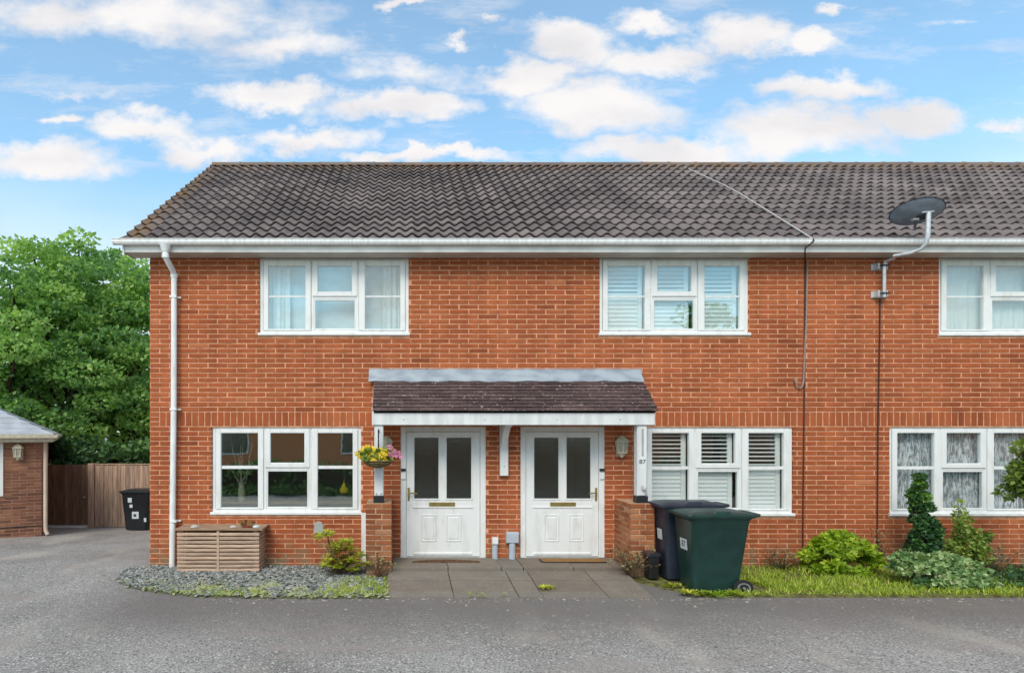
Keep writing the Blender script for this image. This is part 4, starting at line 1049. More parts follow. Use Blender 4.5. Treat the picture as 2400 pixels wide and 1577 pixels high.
# ------------------------------------------------------------------ door mats
m = MB(); c = wx(1042); n = 14
pts = [(c + .50 * math.cos(t), -.185 - .155 + .0 + .155 * 1.0 * math.sin(t) + .0) for t in np.linspace(0, math.pi, n)]
pts = [(x * 1.0, y) for x, y in pts] + []
m.loft([[(x, y, .152) for x, y in pts], [(x, y, .166) for x, y in pts]]); 
tag(m.build('doormat', 'coirdk'), 'brown half moon doormat on the step by the basket post', 'doormat', 'doormats')
D = empty('doormat', (wx(1331) + .02, -.25, .152), 'rectangular tan coir doormat with dark edge on the step', 'doormat', 'doormats')
MB().box(wx(1258), wx(1404), -.345, -.14, .152, .166).build('mat_backing', 'coiredge', D)
MB().rbox(wx(1260), wx(1402), -.340, -.145, .162, .172).build('mat_pile', 'coir', D)

# ------------------------------------------------------------------ slatted wooden box and things on it
PL = empty('slatted_box', (-2.66, -.22, .02), 'larch slatted wooden storage box on slate chippings beside downpipe', 'planter')
x0, x1, yf, zt = -3.255, -2.060, -.405, .635
for i in range(10):
    z = .04 + i * (zt - .06) / 10
    MB().rbox(x0, x1, yf, yf + .02, z, z + .040, .003).build('slat', 'larch', PL)
    MB().box(x1 - .021, x1 - .002, yf + .021, -.02, z, z + .043).build('side_slat', 'larch', PL)
    MB().box(x0 + .002, x0 + .021, yf + .021, -.02, z, z + .043).build('side_slat', 'larch', PL)
for px in (-3.20, -2.655, -2.115): MB().box(px - .03, px + .03, yf + .0205, yf + .05, .02, zt).build('upright', 'larchdk', PL)
MB().rbox(-2.675, -2.640, yf - .008, yf - .0005, .03, zt - .01, .002).build('front_batten', 'larch', PL)
MB().box(x0 + .03, x1 - .03, -.06, -.03, .02, zt).build('back_panel', 'larchdk', PL)
for y0, y1 in ((-.43, -.30), (-.295, -.165), (-.16, -.01)): MB().rbox(x0 - .015, x1 + .055, y0, y1, zt, zt + .028, .003).build('top_board', 'larchdk', PL)
def pebble(c, r, mat, name, label):
    m = MB(); secs = []
    for k, (rr, z) in enumerate(((.7, 0), (1, .25), (.9, .6), (.45, .85))): secs.append([(c[0] + r * rr * 1.3 * math.cos(a) * (1 + .12 * math.sin(3 * a + k)), c[1] + r * rr * math.sin(a), c[2] + r * z) for a in np.linspace(0, 2 * math.pi, 9)[:-1]])
    tag(m.loft(secs).build(name, mat), label, 'stone')
pebble((-3.01, -.36, .662), .050, 'stone', 'pebble', 'pale squarish stone on the slatted box near the downpipe')
pebble((-2.45, -.36, .662), .042, 'stone', 'pebble', 'small pinkish stone in the middle of the slatted box top')
pebble((-2.12, -.34, .662), .045, 'sticker', 'pebble', 'white stone at the open end of the slatted box')
T = empty('terracotta_dish', (-2.24, -.3, .662), 'terracotta dish with dried plant on the slatted box', 'pot')
MB().lathe((-2.24, -.30, .663), [(.06, 0), (.085, .025), (.09, .032), (.075, .028)], 14, 1.3).build('dish', 'terracotta', T)
p, t, s_, r_ = leaf_cloud([(-2.24, -.30, .71, .10, .05, .03, .6)], 40, .06, .2); kites('dried_leaves', 'leaf_dry', p, t, s_, T, r_)

# ------------------------------------------------------------------ wheelie bins
def rrect(x0, x1, y0, y1, z, rad, n=4):
    out = []
    for (cx_, cy_, a0) in ((x1 - rad, y1 - rad, 0), (x0 + rad, y1 - rad, 90), (x0 + rad, y0 + rad, 180), (x1 - rad, y0 + rad, 270)):
        for k in range(n + 1): a = R(a0 + 90 * k / n); out.append((cx_ + rad * math.cos(a), cy_ + rad * math.sin(a), z))
    return out
def wheelie(T, base, label, mat, sticker=True, lid_open=0.0, number=None, hh=1.0):
    """Local frame: x from front (0) to hinge side, y across, z up. T maps to the world."""
    W_ = empty('wheelie_bin', base, label, 'bin', 'wheelie bins')
    def bld(m, name, mt, par=W_, sm=False): return m.apply(T).build(name, MAT_KEY[mt], par, smooth_=sm)
    MAT_KEY = {k: k for k in MAT}
    bld(MB().loft([rrect(.045, .475, -.205, .205, .03, .05), rrect(.03, .50, -.215, .215, .25, .05), rrect(.005, .565, -.262, .262, .90 * hh, .045), rrect(-.006, .572, -.270, .270, .915 * hh, .045), rrect(-.018, .585, -.280, .280, .93 * hh, .05), rrect(-.018, .585, -.280, .280, .955 * hh, .05)]), 'body', mat, W_, True)
    m = MB().loft([rrect(-.045, .60, -.295, .295, .945 * hh, .06), rrect(-.052, .606, -.300, .300, .965 * hh, .06), rrect(-.048, .604, -.296, .296, .982 * hh, .06), rrect(-.01, .58, -.26, .26, .995 * hh, .07), rrect(.06, .52, -.18, .18, 1.012 * hh, .08), rrect(.16, .42, -.08, .08, 1.018 * hh, .06)])
    if lid_open:
        ca, sa = math.cos(lid_open), math.sin(lid_open); hx_, hz_ = .60, .95 * hh
        m.apply(lambda x, y, z: (hx_ + (x - hx_) * ca - (z - hz_) * -sa * 0 - (z - hz_) * sa * -1, y, hz_ + (z - hz_) * ca - (x - hx_) * sa))
    lid = bld(m, 'lid', mat, W_, True)
    m = MB().loft([rrect(.20, .40, -.265, -.225, .985 * hh, .015), rrect(.225, .375, -.258, -.232, 1.022 * hh, .012)]); bld(m, 'lid_grip', mat, lid, True)
    m = MB().tube([(.59, -.22, .95 * hh), (.655, -.22, .965 * hh), (.675, -.18, .967 * hh), (.675, .18, .967 * hh), (.655, .22, .965 * hh), (.59, .22, .95 * hh)], .019, 8); bld(m, 'handle', mat, W_, True)
    bld(MB().tube([(.495, -.25, .09), (.495, .25, .09)], .012, 8), 'axle', 'rimgrey')
    for y0, s in ((-.268, 1), (.218, 1)):
        w = bld(MB().lathe((.495, y0, .092), [(.055, .004), (.088, .0), (.094, .012), (.094, .038), (.088, .05), (.055, .046)], 20, axis='y'), 'wheel', 'rubber', W_, True)
        bld(MB().lathe((.495, y0 - .004, .092), [(.060, .006), (.064, .002), (.064, .03)], 20, axis='y'), 'rim', 'rimgrey', w)
        bld(MB().lathe((.495, y0 - .006, .092), [(.040, .004), (.044, .0), (.044, .02)], 16, axis='y'), 'hub_recess', 'black', w)
        bld(MB().lathe((.495, y0 - .010, .092), [(.012, .004), (.016, .0), (.016, .02)], 10, axis='y'), 'hub', 'rimgrey', w)
    pts = [(.24, -.2425, .70), (.255, -.2475, .755), (.30, -.250, .775), (.42, -.250, .775), (.465, -.2475, .755), (.475, -.2445, .72)]
    bld(MB().tube(pts, .006, 6), 'side_moulding', mat)
    if sticker:
        st = bld(MB().quadf((.0135, -.115, .520), (.0135, .075, .520), (.0070, .080, .655), (.0070, -.115, .655)), 'number_sticker', 'sticker')
        if number:
            tm = text_mesh(number, 0.115); me = bpy.data.meshes.new('number')
            tm.materials.append(MAT['ink'])
            for v_ in tm.vertices: v_.co = Vector(T(.0075 + (.62 - (.588 + v_.co.y)) * .048 - .0005, -v_.co.x - .02, .588 + v_.co.y))
            o = bpy.data.objects.new('number', tm); COL.objects.link(o); WORLD0[o.name] = Vector((0, 0, 0)); o.parent = st; o.location = -w0(st)
    return W_
SXB = 1.33
# bins stand with their long side to the drive: local x -> world +X, y -> world -y... (near side is low world y)
def T_green(x, y, z): return (3.662 + x * SXB, -1.30 + y, .004 + z * 1.035)
wheelie(T_green, (4.02, -1.30, 0), 'dark green wheelie bin with white number sticker beside the grass', 'bin_green', True, 0, '87', 1.0)
def T_blue(x, y, z): return (3.585 + x * SXB, -.755 + y * .80, .022 + z * 1.07)
wheelie(T_blue, (3.94, -.755, 0.02), 'slate blue grey wheelie bin squeezed behind the green bin', 'bin_blue', True)
gzb = gz(6.35)
def T_black(x, y, z): return (-6.72 - y * 1.33, 6.1 + x, gzb + .004 + z * 1.03)
BB = wheelie(T_black, (-6.72, 6.38, gzb), 'black wheelie bin with torn white stickers against the timber fence', 'bin_black', False)
def stick(x0, x1, z0, z1, nm='sticker', mt='sticker', dy_=0.0): MB().quadf((x0, 6.1 + .02 - z0 * .03 - .0 - dy_, gzb + z0), (x1, 6.1 + .02 - z0 * .03 - dy_, gzb + z0), (x1, 6.1 + .02 - z1 * .03 - dy_, gzb + z1), (x0, 6.1 + .02 - z1 * .03 - dy_, gzb + z1)).build(nm, mt, BB)
stick(-6.80, -6.63, .32, .50); stick(-6.76, -6.69, .37, .44, 'sticker_print', 'ink', .002); stick(-6.90, -6.80, .73, .85); stick(-6.86, -6.78, .60, .68); stick(-6.50, -6.44, .24, .34)
K = empty('recycling_box', (3.40, -.80, .08), 'small black lidded box tucked between brick pier and blue bin', 'box')
MB().loft([rrect(3.41, 3.545, -.88, -.70, .05, .02), rrect(3.40, 3.555, -.895, -.685, .36, .02)]).build('box_body', 'black', K)
MB().loft([rrect(3.39, 3.565, -.905, -.675, .355, .02), rrect(3.39, 3.565, -.905, -.675, .395, .02)]).build('box_lid', 'bin_blue', K)

# ------------------------------------------------------------------ satellite dish and cables
S = empty('satellite_dish', (7.23, -.05, 4.12), 'dark grey satellite dish on a cranked pole above the gutter', 'satellite dish')
w1_, w2_ = wz(627), wz(691)
arm = [(7.25, -.11, wz(700)), (7.25, -.11, wz(630)), (7.26, -.12, wz(618)), (7.30, -.22, at(2078, 606, 8.98).z), (at(2095, 600, 8.85).x, -.36, at(2095, 600, 8.85).z), (at(2135, 593, 8.7).x, -.50, at(2135, 593, 8.7).z), (at(2160, 583, 8.62).x, -.58, at(2160, 583, 8.62).z), (at(2173, 568, 8.56).x, -.63, at(2173, 568, 8.56).z), (at(2176, 550, 8.55).x, -.64, at(2176, 550, 8.55).z), (at(2178, 497, 8.55).x, -.64, at(2178, 497, 8.55).z)]
MB().tube(arm, [.022] * 2 + [.024] * 5 + [.028] * 3, 10, sx=1.1).build('pole', 'galv', S, smooth_=True)
for z in (w1_, w2_):
    bk = MB().rbox(7.13, 7.36, -.02, 0, z - .05, z + .05, .006).build('wall_bracket', 'galv', S)
    MB().box(7.165, 7.185, -.105, -.02, z - .045, z + .045).box(7.30, 7.32, -.09, -.02, z - .045, z + .045).build('bracket_lug', 'galv', bk)
    MB().box(7.19, 7.31, -.145, -.085, z - .008, z + .008).build('clamp', 'dishdk', bk)
dc = at(2150, 507, 8.66); rt = Vector((.72, -.55, .05)).normalized(); up2 = Vector((-.60, -.72, .45)); up2 = (up2 - rt * up2.dot(rt)).normalized(); nrm = up2.cross(rt).normalized()
if nrm.y < 0: nrm = -nrm
m = MB(); nr, na = 7, 32
A_, B_ = .31, .262
for lay in (0, .008):
    for i in range(nr + 1):
        f_ = i / nr
        for j in range(na):
            a = 2 * math.pi * j / na; P_ = dc + rt * (A_ * f_ * math.cos(a)) + up2 * (B_ * f_ * math.sin(a)) + nrm * (.085 * f_ * f_ + lay)
            m.v.append(tuple(P_))
for lay in range(2):
    o_ = lay * (nr + 1) * na
    for i in range(nr):
        for j in range(na): m.f.append((o_ + i * na + j, o_ + i * na + (j + 1) % na, o_ + (i + 1) * na + (j + 1) % na, o_ + (i + 1) * na + j)); m.r.append(.5)
oa, ob = nr * na, (nr + 1) * na + nr * na
for j in range(na): m.f.append((oa + j, oa + (j + 1) % na, ob + (j + 1) % na, ob + j)); m.r.append(.5)
m.build('reflector', 'dish', S, smooth_=True)
rimp = [dc + rt * (A_ * math.cos(a)) + up2 * (B_ * math.sin(a)) + nrm * .088 for a in np.linspace(0, 2 * math.pi, 41)]
MB().tube(rimp, .007, 6).build('rim', 'dishdk', S)
pt = at(2178, 497, 8.55); mid_ = dc + (-nrm) * .02
MB().tube([pt + Vector((-.10, 0, -.005)), pt + Vector((.07, 0, .01))], .012, 6).build('clamp_bar', 'galv', S)
MB().tube([pt + Vector((0, .01, -.02)), mid_ + Vector((.05, -.01, -.01)), mid_], .022, 6).build('mount', 'dishdk', S)
MB().tube([mid_ + Vector((.1, -.02, -.02)), mid_ + Vector((-.04, -.03, -.05)), mid_ + Vector((-.06, -.02, -.16))], .018, 6).build('feed_arm', 'dishdk', S)
MB().tube([mid_ + Vector((-.10, -.03, -.045)), mid_ + Vector((-.02, -.035, -.045))], .022, 8).build('feed_horn', 'rimgrey', S)
def cable(pts, r, mat, label): tag(MB().tube(pts, r, 6).build('cable', mat), label, 'cable')
e0 = at(1905, 560, 8.80); e1 = at(1591, 386, 13.36)
cable([e0 + (e1 - e0) * t + Vector((0, 0, .10 - .10 * abs(2 * t - 1))) for t in np.linspace(0, 1, 10)] + [e1 + Vector((.05, .5, -.25))], .011, 'cable_wh', 'pale overhead wire lying up the tiled roof to the ridge')
cable([e0 + Vector((0, 0, .02)), (e0.x, -.425, 4.83), (5.94, -.38, 4.775), (5.93, -.315, 4.76), (5.925, -.312, 4.69), (6.0, -.20, 4.69), (6.13, -.012, 4.66), (6.115, -.010, 2.6), (6.09, -.010, .08)], .010, 'cable_br', 'dark brown cable from gutter to ground on the middle house wall')
cable([(6.16, -.014, 4.65), (6.145, -.016, 3.9), (6.10, -.016, wz(893)), (6.08, -.02, wz(905)), (6.04, -.03, wz(910)), (5.99, -.03, wz(906)), (5.965, -.03, wz(893)), (5.98, -.02, wz(887))], .013, 'cable_gr', 'grey cable on brickwork with a hooked loose end')
cable([(7.265, -.012, wz(700)), (7.26, -.010, wz(800)), (7.235, -.010, wz(1000)), (7.22, -.010, .05)], .010, 'cable_br', 'brown cable running from satellite dish bracket down to the shrubs')

# ------------------------------------------------------------------ fence, gate
fy, fz = 7.1, gz(7.1)
FN = empty('fence', (-6.0, fy, fz), 'weathered close board timber fence behind the black wheelie bin', 'fence')
x = -8.22
while x < -3.0:
    w = .118; top = 1.15 + random.uniform(-.012, .012)
    MB().rbox(x, x + w - .004, fy - .02 - random.choice((0, .010)), fy + .012, fz + .02, top, .004).build('board', 'board', FN); x += w
MB().box(-8.3, -3.0, fy - .012, fy + .03, 1.165, 1.195).build('capping_rail', 'board', FN)
MB().box(-8.3, -3.0, fy + .012, fy + .05, fz + .3, fz + .38).build('rail', 'board', FN)
MB().rbox(-8.40, -8.24, fy - .06, fy + .06, fz - .02, 1.20, .006).build('post', 'board', FN)
G = empty('gate', (-8.9, fy, fz), 'dark brown boarded garden gate beside the brick outbuilding', 'gate')
x = -9.47
while x < -8.43:
    MB().rbox(x, min(x + .106, -8.41), fy - .03, fy - .008, fz + .08, 1.165 + random.uniform(-.006, .006), .004).build('board', 'gateboard', G); x += .110
MB().box(-9.47, -8.41, fy - .008, fy + .03, .95, 1.05).box(-9.47, -8.41, fy - .008, fy + .03, fz + .2, fz + .3).build('ledge', 'gateboard', G)
MB().rbox(-9.60, -9.48, fy - .05, fy + .05, fz - .02, 1.19, .006).build('gate_post', 'board', G)
MB().rbox(-9.47, -8.41, fy - .16, fy - .035, fz - .02, fz + .060, .006).build('threshold_strip', 'upvc', G)
MB().lathe((-8.50, fy - .035, .30), [(.02, 0), (.02, -.03)], 10, axis='y').build('latch', 'galv', G)

# ------------------------------------------------------------------ brick outbuilding at the left
ga_ = R(28); gc = Vector((-8.24, 13.9 - DW, 0)); gzz = gz(gc.y)
gu = Vector((-math.cos(ga_), -math.sin(ga_), 0)); gv = Vector((-math.sin(ga_), math.cos(ga_), 0)); gn = -gv
def TG(uu, vv, z): q = gc + gu * uu + gv * vv; return (q.x, q.y, z)
GA = empty('garage', (gc.x, gc.y, gzz), 'brown brick outbuilding with grey hipped roof and cream eaves', 'garage')
EZ = 1.83
m = MB().box(0.006, 5, 0.006, 5, gzz - .25, EZ).apply(TG); gwall = m.build('wall', 'mortar_brown', GA)
nc = int((EZ - gzz + .1) / CMOD)
grot = math.atan2(gu.y, gu.x) + math.pi
for i in range(nc):
    z0 = gzz - .10 + i * CMOD
    uu = -BMOD / 2 if i % 2 else 0
    while uu < 2.4:
        a, b = max(uu + BJ / 2, 0.0), uu + BMOD - BJ / 2; uu += BMOD
        if b > .745 and a < 2.3 and z0 > .56:
            if a > .66: continue
            b = .745
        q = TG((a + b) / 2, 0, z0 + CMOD / 2)
        link_mesh('brick', brick_mesh(b - a, CMOD - CJ, .03, 'br'), 'brick_brown', gwall, q, (0, 0, grot))
m = MB().box(.745, 2.3, -.02, .03, .62, 1.81).apply(TG); gw_ = m.build('window_frame', 'upvc', GA)
m = MB().box(.86, 2.2, -.024, -.021, .72, 1.72).apply(TG); m.build('pane', 'glass_d', gw_)
m = MB().box(-.006, 2.45, -.012, -.002, gzz + .235, gzz + .255).apply(TG); m.build('damp_course', 'black', gwall)
m = MB()
ov = .23; rz = EZ + .16
pts = [(-ov, -ov), (5 + ov, -ov), (5 + ov, 5 + ov), (-ov, 5 + ov)]
for k in range(4): a, b = pts[k], pts[(k + 1) % 4]; m.quadf((a[0], a[1], rz), (b[0], b[1], rz), (2.5, 2.5, rz + 1.35))
groof = m.apply(TG).build('roof', 'grroof', GA)
for k in range(9):       # slate courses on the slope towards the drive
    t0, t1 = k / 9 * .8, (k + 1) / 9 * .8
    a0, a1 = -ov + (2.5 + ov) * t0, -ov + (2.5 + ov) * t1
    m = MB(); m.v = [(a0, a0, rz + 1.35 * t0 + .028), (5 - a0, a0, rz + 1.35 * t0 + .028), (5 - a1, a1, rz + 1.35 * t1 + .008), (a1, a1, rz + 1.35 * t1 + .008), (a0, a0, rz + 1.35 * t0), (5 - a0, a0, rz + 1.35 * t0)]
    m.f = [(0, 1, 2, 3), (4, 5, 1, 0)]; m.r = [.5, .5]; m.apply(TG).build('slate_course', 'grroof', groof)
    m = MB(); m.v = [(a0, a0, rz + 1.35 * t0 + .028), (a1, a1, rz + 1.35 * t1 + .008), (a1, 5 - a1, rz + 1.35 * t1 + .008), (a0, 5 - a0, rz + 1.35 * t0 + .028), (a0, a0, rz + 1.35 * t0), (a0, 5 - a0, rz + 1.35 * t0)]
    m.f = [(0, 1, 2, 3), (4, 0, 3, 5)]; m.r = [.5, .5]; m.apply(TG).build('slate_course', 'grroof', groof)
m = MB().box(-ov - .004, 5.3, -ov - .004, -ov + .02, EZ, rz + .01).box(-ov - .004, -ov + .02, -ov + .02, 5.3, EZ, rz + .01).apply(TG); m.build('fascia_board', 'cream', GA)
m = MB().box(-ov - .09, 5.3, -ov - .09, -ov - .006, rz - .075, rz - .005).box(-ov - .09, -ov - .006, -ov - .006, 5.3, rz - .075, rz - .005).apply(TG); m.build('gutter', 'cream', GA)
m = MB().box(-ov + .02, 5, -ov + .02, .01, EZ - .012, EZ - .002).box(-ov + .02, .01, .01, 5, EZ - .012, EZ - .002).apply(TG); m.build('soffit', 'cream', GA)
m = MB().tube([TG(-.07, .02, rz - .08), TG(-.07, .02, EZ - .25), TG(-.07, .02, gzz + .25), TG(-.075, .0, gzz + .12), TG(-.12, -.04, gzz + .03)], .045, 10); m.build('downpipe', 'creampipe', GA, smooth_=True)
q = TG(.41, -.0, 1.47); gl = lantern((q[0], q[1], q[2] - .02), 'cream wall lantern on the brown brick outbuilding', 1.15)

# ------------------------------------------------------------------ plants
def branches(mb, base, tips, r0, r1, n=6, wob=.06):
    for tp in tips:
        b = Vector(base); t = Vector(tp); pts = []
        for k in range(n):
            f_ = k / (n - 1); p = b.lerp(t, f_) + Vector((random.gauss(0, wob), random.gauss(0, wob), 0)) * (f_ * (1 - f_) * 4) * (t - b).length * .5
            pts.append(p)
        mb.tube(pts, [r0 + (r1 - r0) * k / (n - 1) for k in range(n)], 6)
    return mb
def tree(base, height, blobs, nleaf, lsize, label, mat='leaf_tree', trunk_r=.18, group='trees beyond the fence'):
    Tt = empty('tree', base, label, 'tree', group)
    fork = Vector(base) + Vector((0, 0, height * .32))
    m = MB().tube([base, Vector(base) + Vector((.05, 0, height * .16)), fork], [trunk_r, trunk_r * .85, trunk_r * .75], 9)
    branches(m, fork, [b[:3] for b in random.sample(blobs, min(16, len(blobs)))], trunk_r * .5, .02, 6, .05)
    m.build('trunk', 'bark', Tt, smooth_=True)
    p, t, s_, r_ = leaf_cloud(blobs, nleaf, lsize, .34, droop=.25, shell=.5, out=.55)
    kites('crown', mat, p, t, s_, Tt, r_)
    return Tt
def crown(cx, cy, cz, rx, ry, rz, n, br, lo=.25, hi=.75, flat=.6):
    out = []
    while len(out) < n:
        d = Vector((random.gauss(0, 1), random.gauss(0, 1), random.gauss(0, 1))).normalized(); f_ = random.uniform(.35, 1.0) ** .6
        r = br * random.uniform(.55, 1.3)
        out.append((cx + d.x * rx * f_, cy + d.y * ry * f_, cz + d.z * rz * f_, r * 1.2, r, r * flat, random.uniform(lo, hi)))
    return out
def tpos(px, d): return ((px - CXP) * d / F, d - DW)
TREES = [(185, 19.5, 527, 150, 'tall bright green broadleaf tree with pointed top behind the fence gate', 'leaf_tree', .30, .85),
         (35, 18.6, 548, 125, 'broad light green tree rising behind the brick outbuilding roof', 'leaf_tree', .40, .95),
         (318, 20.5, 590, 115, 'mid green tree partly hidden by the end house corner', 'leaf_tree', .15, .70),
         (110, 23.5, 600, 170, 'darker tree set back between the two bright green trees', 'leaf_tree', .05, .5),
         (265, 24.5, 575, 150, 'darker tree set back behind the roof verge', 'leaf_tree', .05, .5)]
for (px, d, ty, rp, lab, mt, lo, hi) in TREES:
    X, Y = tpos(px, d); top = HC + (CYP - ty) * d / F - .12; rx = rp * d / F; zb = gz(Y)
    cz = zb + (top - zb) * .56; rz = (top - zb) * .44
    bl = crown(X, Y, cz, rx, 1.7, rz, 50, .74, max(0, lo - .1), min(1, hi + .1), .45)
    bl.append((X, Y, top - .35, .55, .5, .35, hi))
    tree((X, Y, zb - .1), top - zb, bl, 21000, .13, lab, mt)
X, Y = tpos(-120, 19); tree((X, Y, gz(9)), 8.2, crown(X, Y, 4.2, 1.8, 1.6, 3.6, 34, .8, .3, .85, .5), 13000, .125, 'light green tree at the far side of the outbuilding')
def shrub(name, base, blobs, nleaf, lsize, mat, label, cat='shrub', aspect=.34, stems=8, stem_mat='stem', droop=0.0, out=.6, shell=.5, group=None, sr=.008):
    S_ = empty(name, base, label, cat, group)
    m = MB(); branches(m, base, [b[:3] for b in random.sample(blobs, min(stems, len(blobs)))], sr, .003, 5, .05); m.build('stems', stem_mat, S_)
    p, t, s_, r_ = leaf_cloud(blobs, nleaf, lsize, aspect, droop, shell, out); kites('foliage', mat, p, t, s_, S_, r_)
    return S_
for (px, lab) in ((140, 'dark laurel bush above the garden gate'), (225, 'dark laurel bush over the fence post'), (320, 'dark laurel bush above the black wheelie bin')):
    X, Y = tpos(px, 17.6); shrub('laurel_bush', (X, Y, gz(9)), crown(X, Y, .75, .9, .5, 1.15, 16, .40, .1, .8), 3600, .15, 'leaf_dark', lab, stems=10, sr=.025, group='laurel bushes behind the fence')
# golden shrub by the left pier
q = lambda px, py, d: tuple(at(px, py, d))
def rosettes(spots, n, L, asp):
    bs, ts, ss, rs = [], [], [], []
    for (c, sh) in spots:
        c = np.array(c)
        for k in range(n):
            a = 6.283 * k / n + random.uniform(-.3, .3); el = random.uniform(-.25, .75)
            d = np.array([math.cos(a) * math.cos(el) * 1.25, math.sin(a) * math.cos(el), math.sin(el)]); l_ = L * random.uniform(.7, 1.15)
            bs.append(c); ts.append(c + d * l_); sv = np.cross(d, [0, 0, 1]); sv = sv / (np.linalg.norm(sv) + 1e-6) * l_ * asp; ss.append(sv); rs.append(min(1, max(0, sh + random.gauss(0, .18))))
    return np.array(bs), np.array(ts), np.array(ss), np.array(rs)
SH = empty('golden_shrub', (wx(795), -.55, .03), 'yellow green rosette leaved shrub on gravel below the vent', 'shrub')
spots = []
for (px, py, rx, ry, n) in ((795, 1300, 36, 32, 34), (832, 1318, 28, 24, 20), (765, 1256, 26, 9, 9), (812, 1282, 22, 16, 10), (778, 1325, 26, 14, 10)):
    for _ in range(n):
        a = random.uniform(0, 6.28); f_ = random.random() ** .5
        spots.append((q(px + rx * f_ * math.cos(a), py + ry * f_ * math.sin(a), 8.6 + random.uniform(-.18, .18)), random.uniform(.3, .85)))
p, t, s_, r_ = rosettes(spots, 11, .090, .22); kites('foliage', 'leaf_gold', p, t, s_, SH, r_)
branches(MB(), (wx(795), -.56, .02), [s0_[0] for s0_ in random.sample(spots, 34)], .009, .004, 5, .05).build('stems', 'twig', SH)
def twigs(name, base, n, h, spread, mat, label, lmat=None, nl=0, ls=.03):
    T_ = empty(name, base, label, 'plant'); m = MB()
    tips = []
    for _ in range(n):
        tp = (base[0] + random.gauss(0, spread), base[1] + random.gauss(0, spread * .6), base[2] + h * random.uniform(.4, 1)); tips.append(tp)
        branches(m, base, [tp], .006, .002, 5, .10)
    m.build('twigs', mat, T_)
    if lmat:
        bl = [(*tp, .05, .05, .05, random.random()) for tp in tips]
        p, t, s_, r_ = leaf_cloud(bl, nl, ls, .3); kites('foliage', lmat, p, t, s_, T_, r_)
twigs('dried_plant', (at(886, 1335, 8.45).x, -.76, .02), 34, .34, .11, 'twig', 'dried brown twiggy plant at the foot of the left pier', 'leaf_dry', 110, .035)
twigs('dried_plant', (at(1478, 1340, 8.4).x, -.82, .06), 60, .36, .13, 'twig', 'dark dried twiggy plant at the foot of the right pier', 'leaf_dry', 260, .04)
twigs('dried_plant', (5.62, -.26, .02), 46, .30, .20, 'stem', 'thin withered stems under the shuttered ground floor window', 'leaf_dry', 150, .035)
twigs('dried_plant', (at(2070, 1310, 8.85).x, -.28, .02), 24, .62, .05, 'twig', 'thin dark dead stems between the lime bush and conifer', 'leaf_dry', 90, .04)
# lime bush
c = at(1968, 1290, 8.75)
bl = []
for _ in range(46):
    a = random.uniform(0, 6.28); el = random.uniform(.02, 1.5)
    bl.append((c.x + .47 * math.cos(a) * math.cos(el), c.y - .02 + .26 * math.sin(a) * math.cos(el), .05 + .52 * math.sin(el), .13, .10, .035, random.uniform(.3, .9)))
shrub('lime_bush', (c.x, c.y, .02), bl, 3600, .075, 'leaf_lime', 'rounded lime green layered bush against the brick wall', aspect=.30, stems=20, droop=.25, out=.9, shell=.3)
bl = [(c.x + random.gauss(0, .28), c.y + random.gauss(0, .1), random.uniform(.05, .32), .10, .08, .06, random.uniform(0, .35)) for _ in range(14)]
# conifer
c = at(2166, 1300, 8.6); bl = []
CPROF = [(.10, .14), (.25, .175), (.45, .185), (.62, .155), (.80, .135), (.98, .112), (1.14, .095), (1.27, .06), (1.36, .03)]
for (z, r) in CPROF:
    for k in range(max(5, int(r * 110))):
        a = random.uniform(0, 6.28); rr = r * random.uniform(.55, 1.0)
        bl.append((c.x - .03 + .03 * math.sin(z * 4) + rr * 1.25 * math.cos(a), c.y + rr * math.sin(a), z + random.uniform(-.07, .07), .055, .05, .050, random.uniform(.15, .6) + (.35 if z > 1.05 and random.random() < .6 else 0)))
CN = shrub('conifer', (c.x, c.y, .02), bl, 13000, .034, 'leaf_conifer', 'dark green dwarf conifer standing in front of the lace curtained window', 'conifer', aspect=.42, stems=30, stem_mat='bark', out=1.0, shell=.6)
MB().tube([(c.x, c.y, 0), (c.x, c.y, 1.3)], [.03, .008], 8).build('trunk', 'bark', CN)
# variegated bush
bl = []
for (px, py, rx, ry, d, n) in ((2165, 1325, 75, 32, 8.2, 26), (2235, 1345, 75, 34, 8.0, 26), (2290, 1370, 45, 20, 7.85, 9), (2120, 1320, 34, 18, 8.2, 8)):
    for _ in range(n):
        a = random.uniform(0, 6.28); f_ = random.random() ** .5; v_ = at(px + rx * f_ * math.cos(a), py + ry * f_ * math.sin(a), d + random.uniform(-.22, .2))
        bl.append((v_.x, v_.y, max(v_.z, .06), .085, .075, .05, random.uniform(.35, .85)))
for _ in range(14):
    v_ = at(random.uniform(2170, 2320), random.uniform(1370, 1390), 7.8); bl.append((v_.x, v_.y + .1, .08, .09, .07, .05, random.uniform(.0, .25)))
shrub('variegated_bush', (at(2200, 1380, 7.9).x, -1.2, .02), bl, 5200, .052, 'leaf_varieg', 'low variegated pale green bush spreading over the grass edge', aspect=.40, stems=24, stem_mat='twig')
# tall loose green shrub
bl = []
for (px, py, n) in ((2248, 1205, 4), (2252, 1235, 7), (2245, 1265, 9), (2275, 1250, 6), (2290, 1270, 8), (2310, 1262, 5), (2255, 1295, 10), (2290, 1300, 9), (2230, 1280, 6), (2320, 1300, 4)):
    for _ in range(n):
        v_ = at(px + random.gauss(0, 11), py + random.gauss(0, 10), 8.65 + random.uniform(-.15, .15)); bl.append((v_.x, v_.y, v_.z, .06, .06, .06, random.uniform(.35, .85)))
shrub('tall_green_shrub', (at(2265, 1330, 8.65).x, -.5, .02), bl, 2600, .048, 'leaf_mid', 'loose upright mid green shrub between conifer and variegated bush', aspect=.32, stems=46)
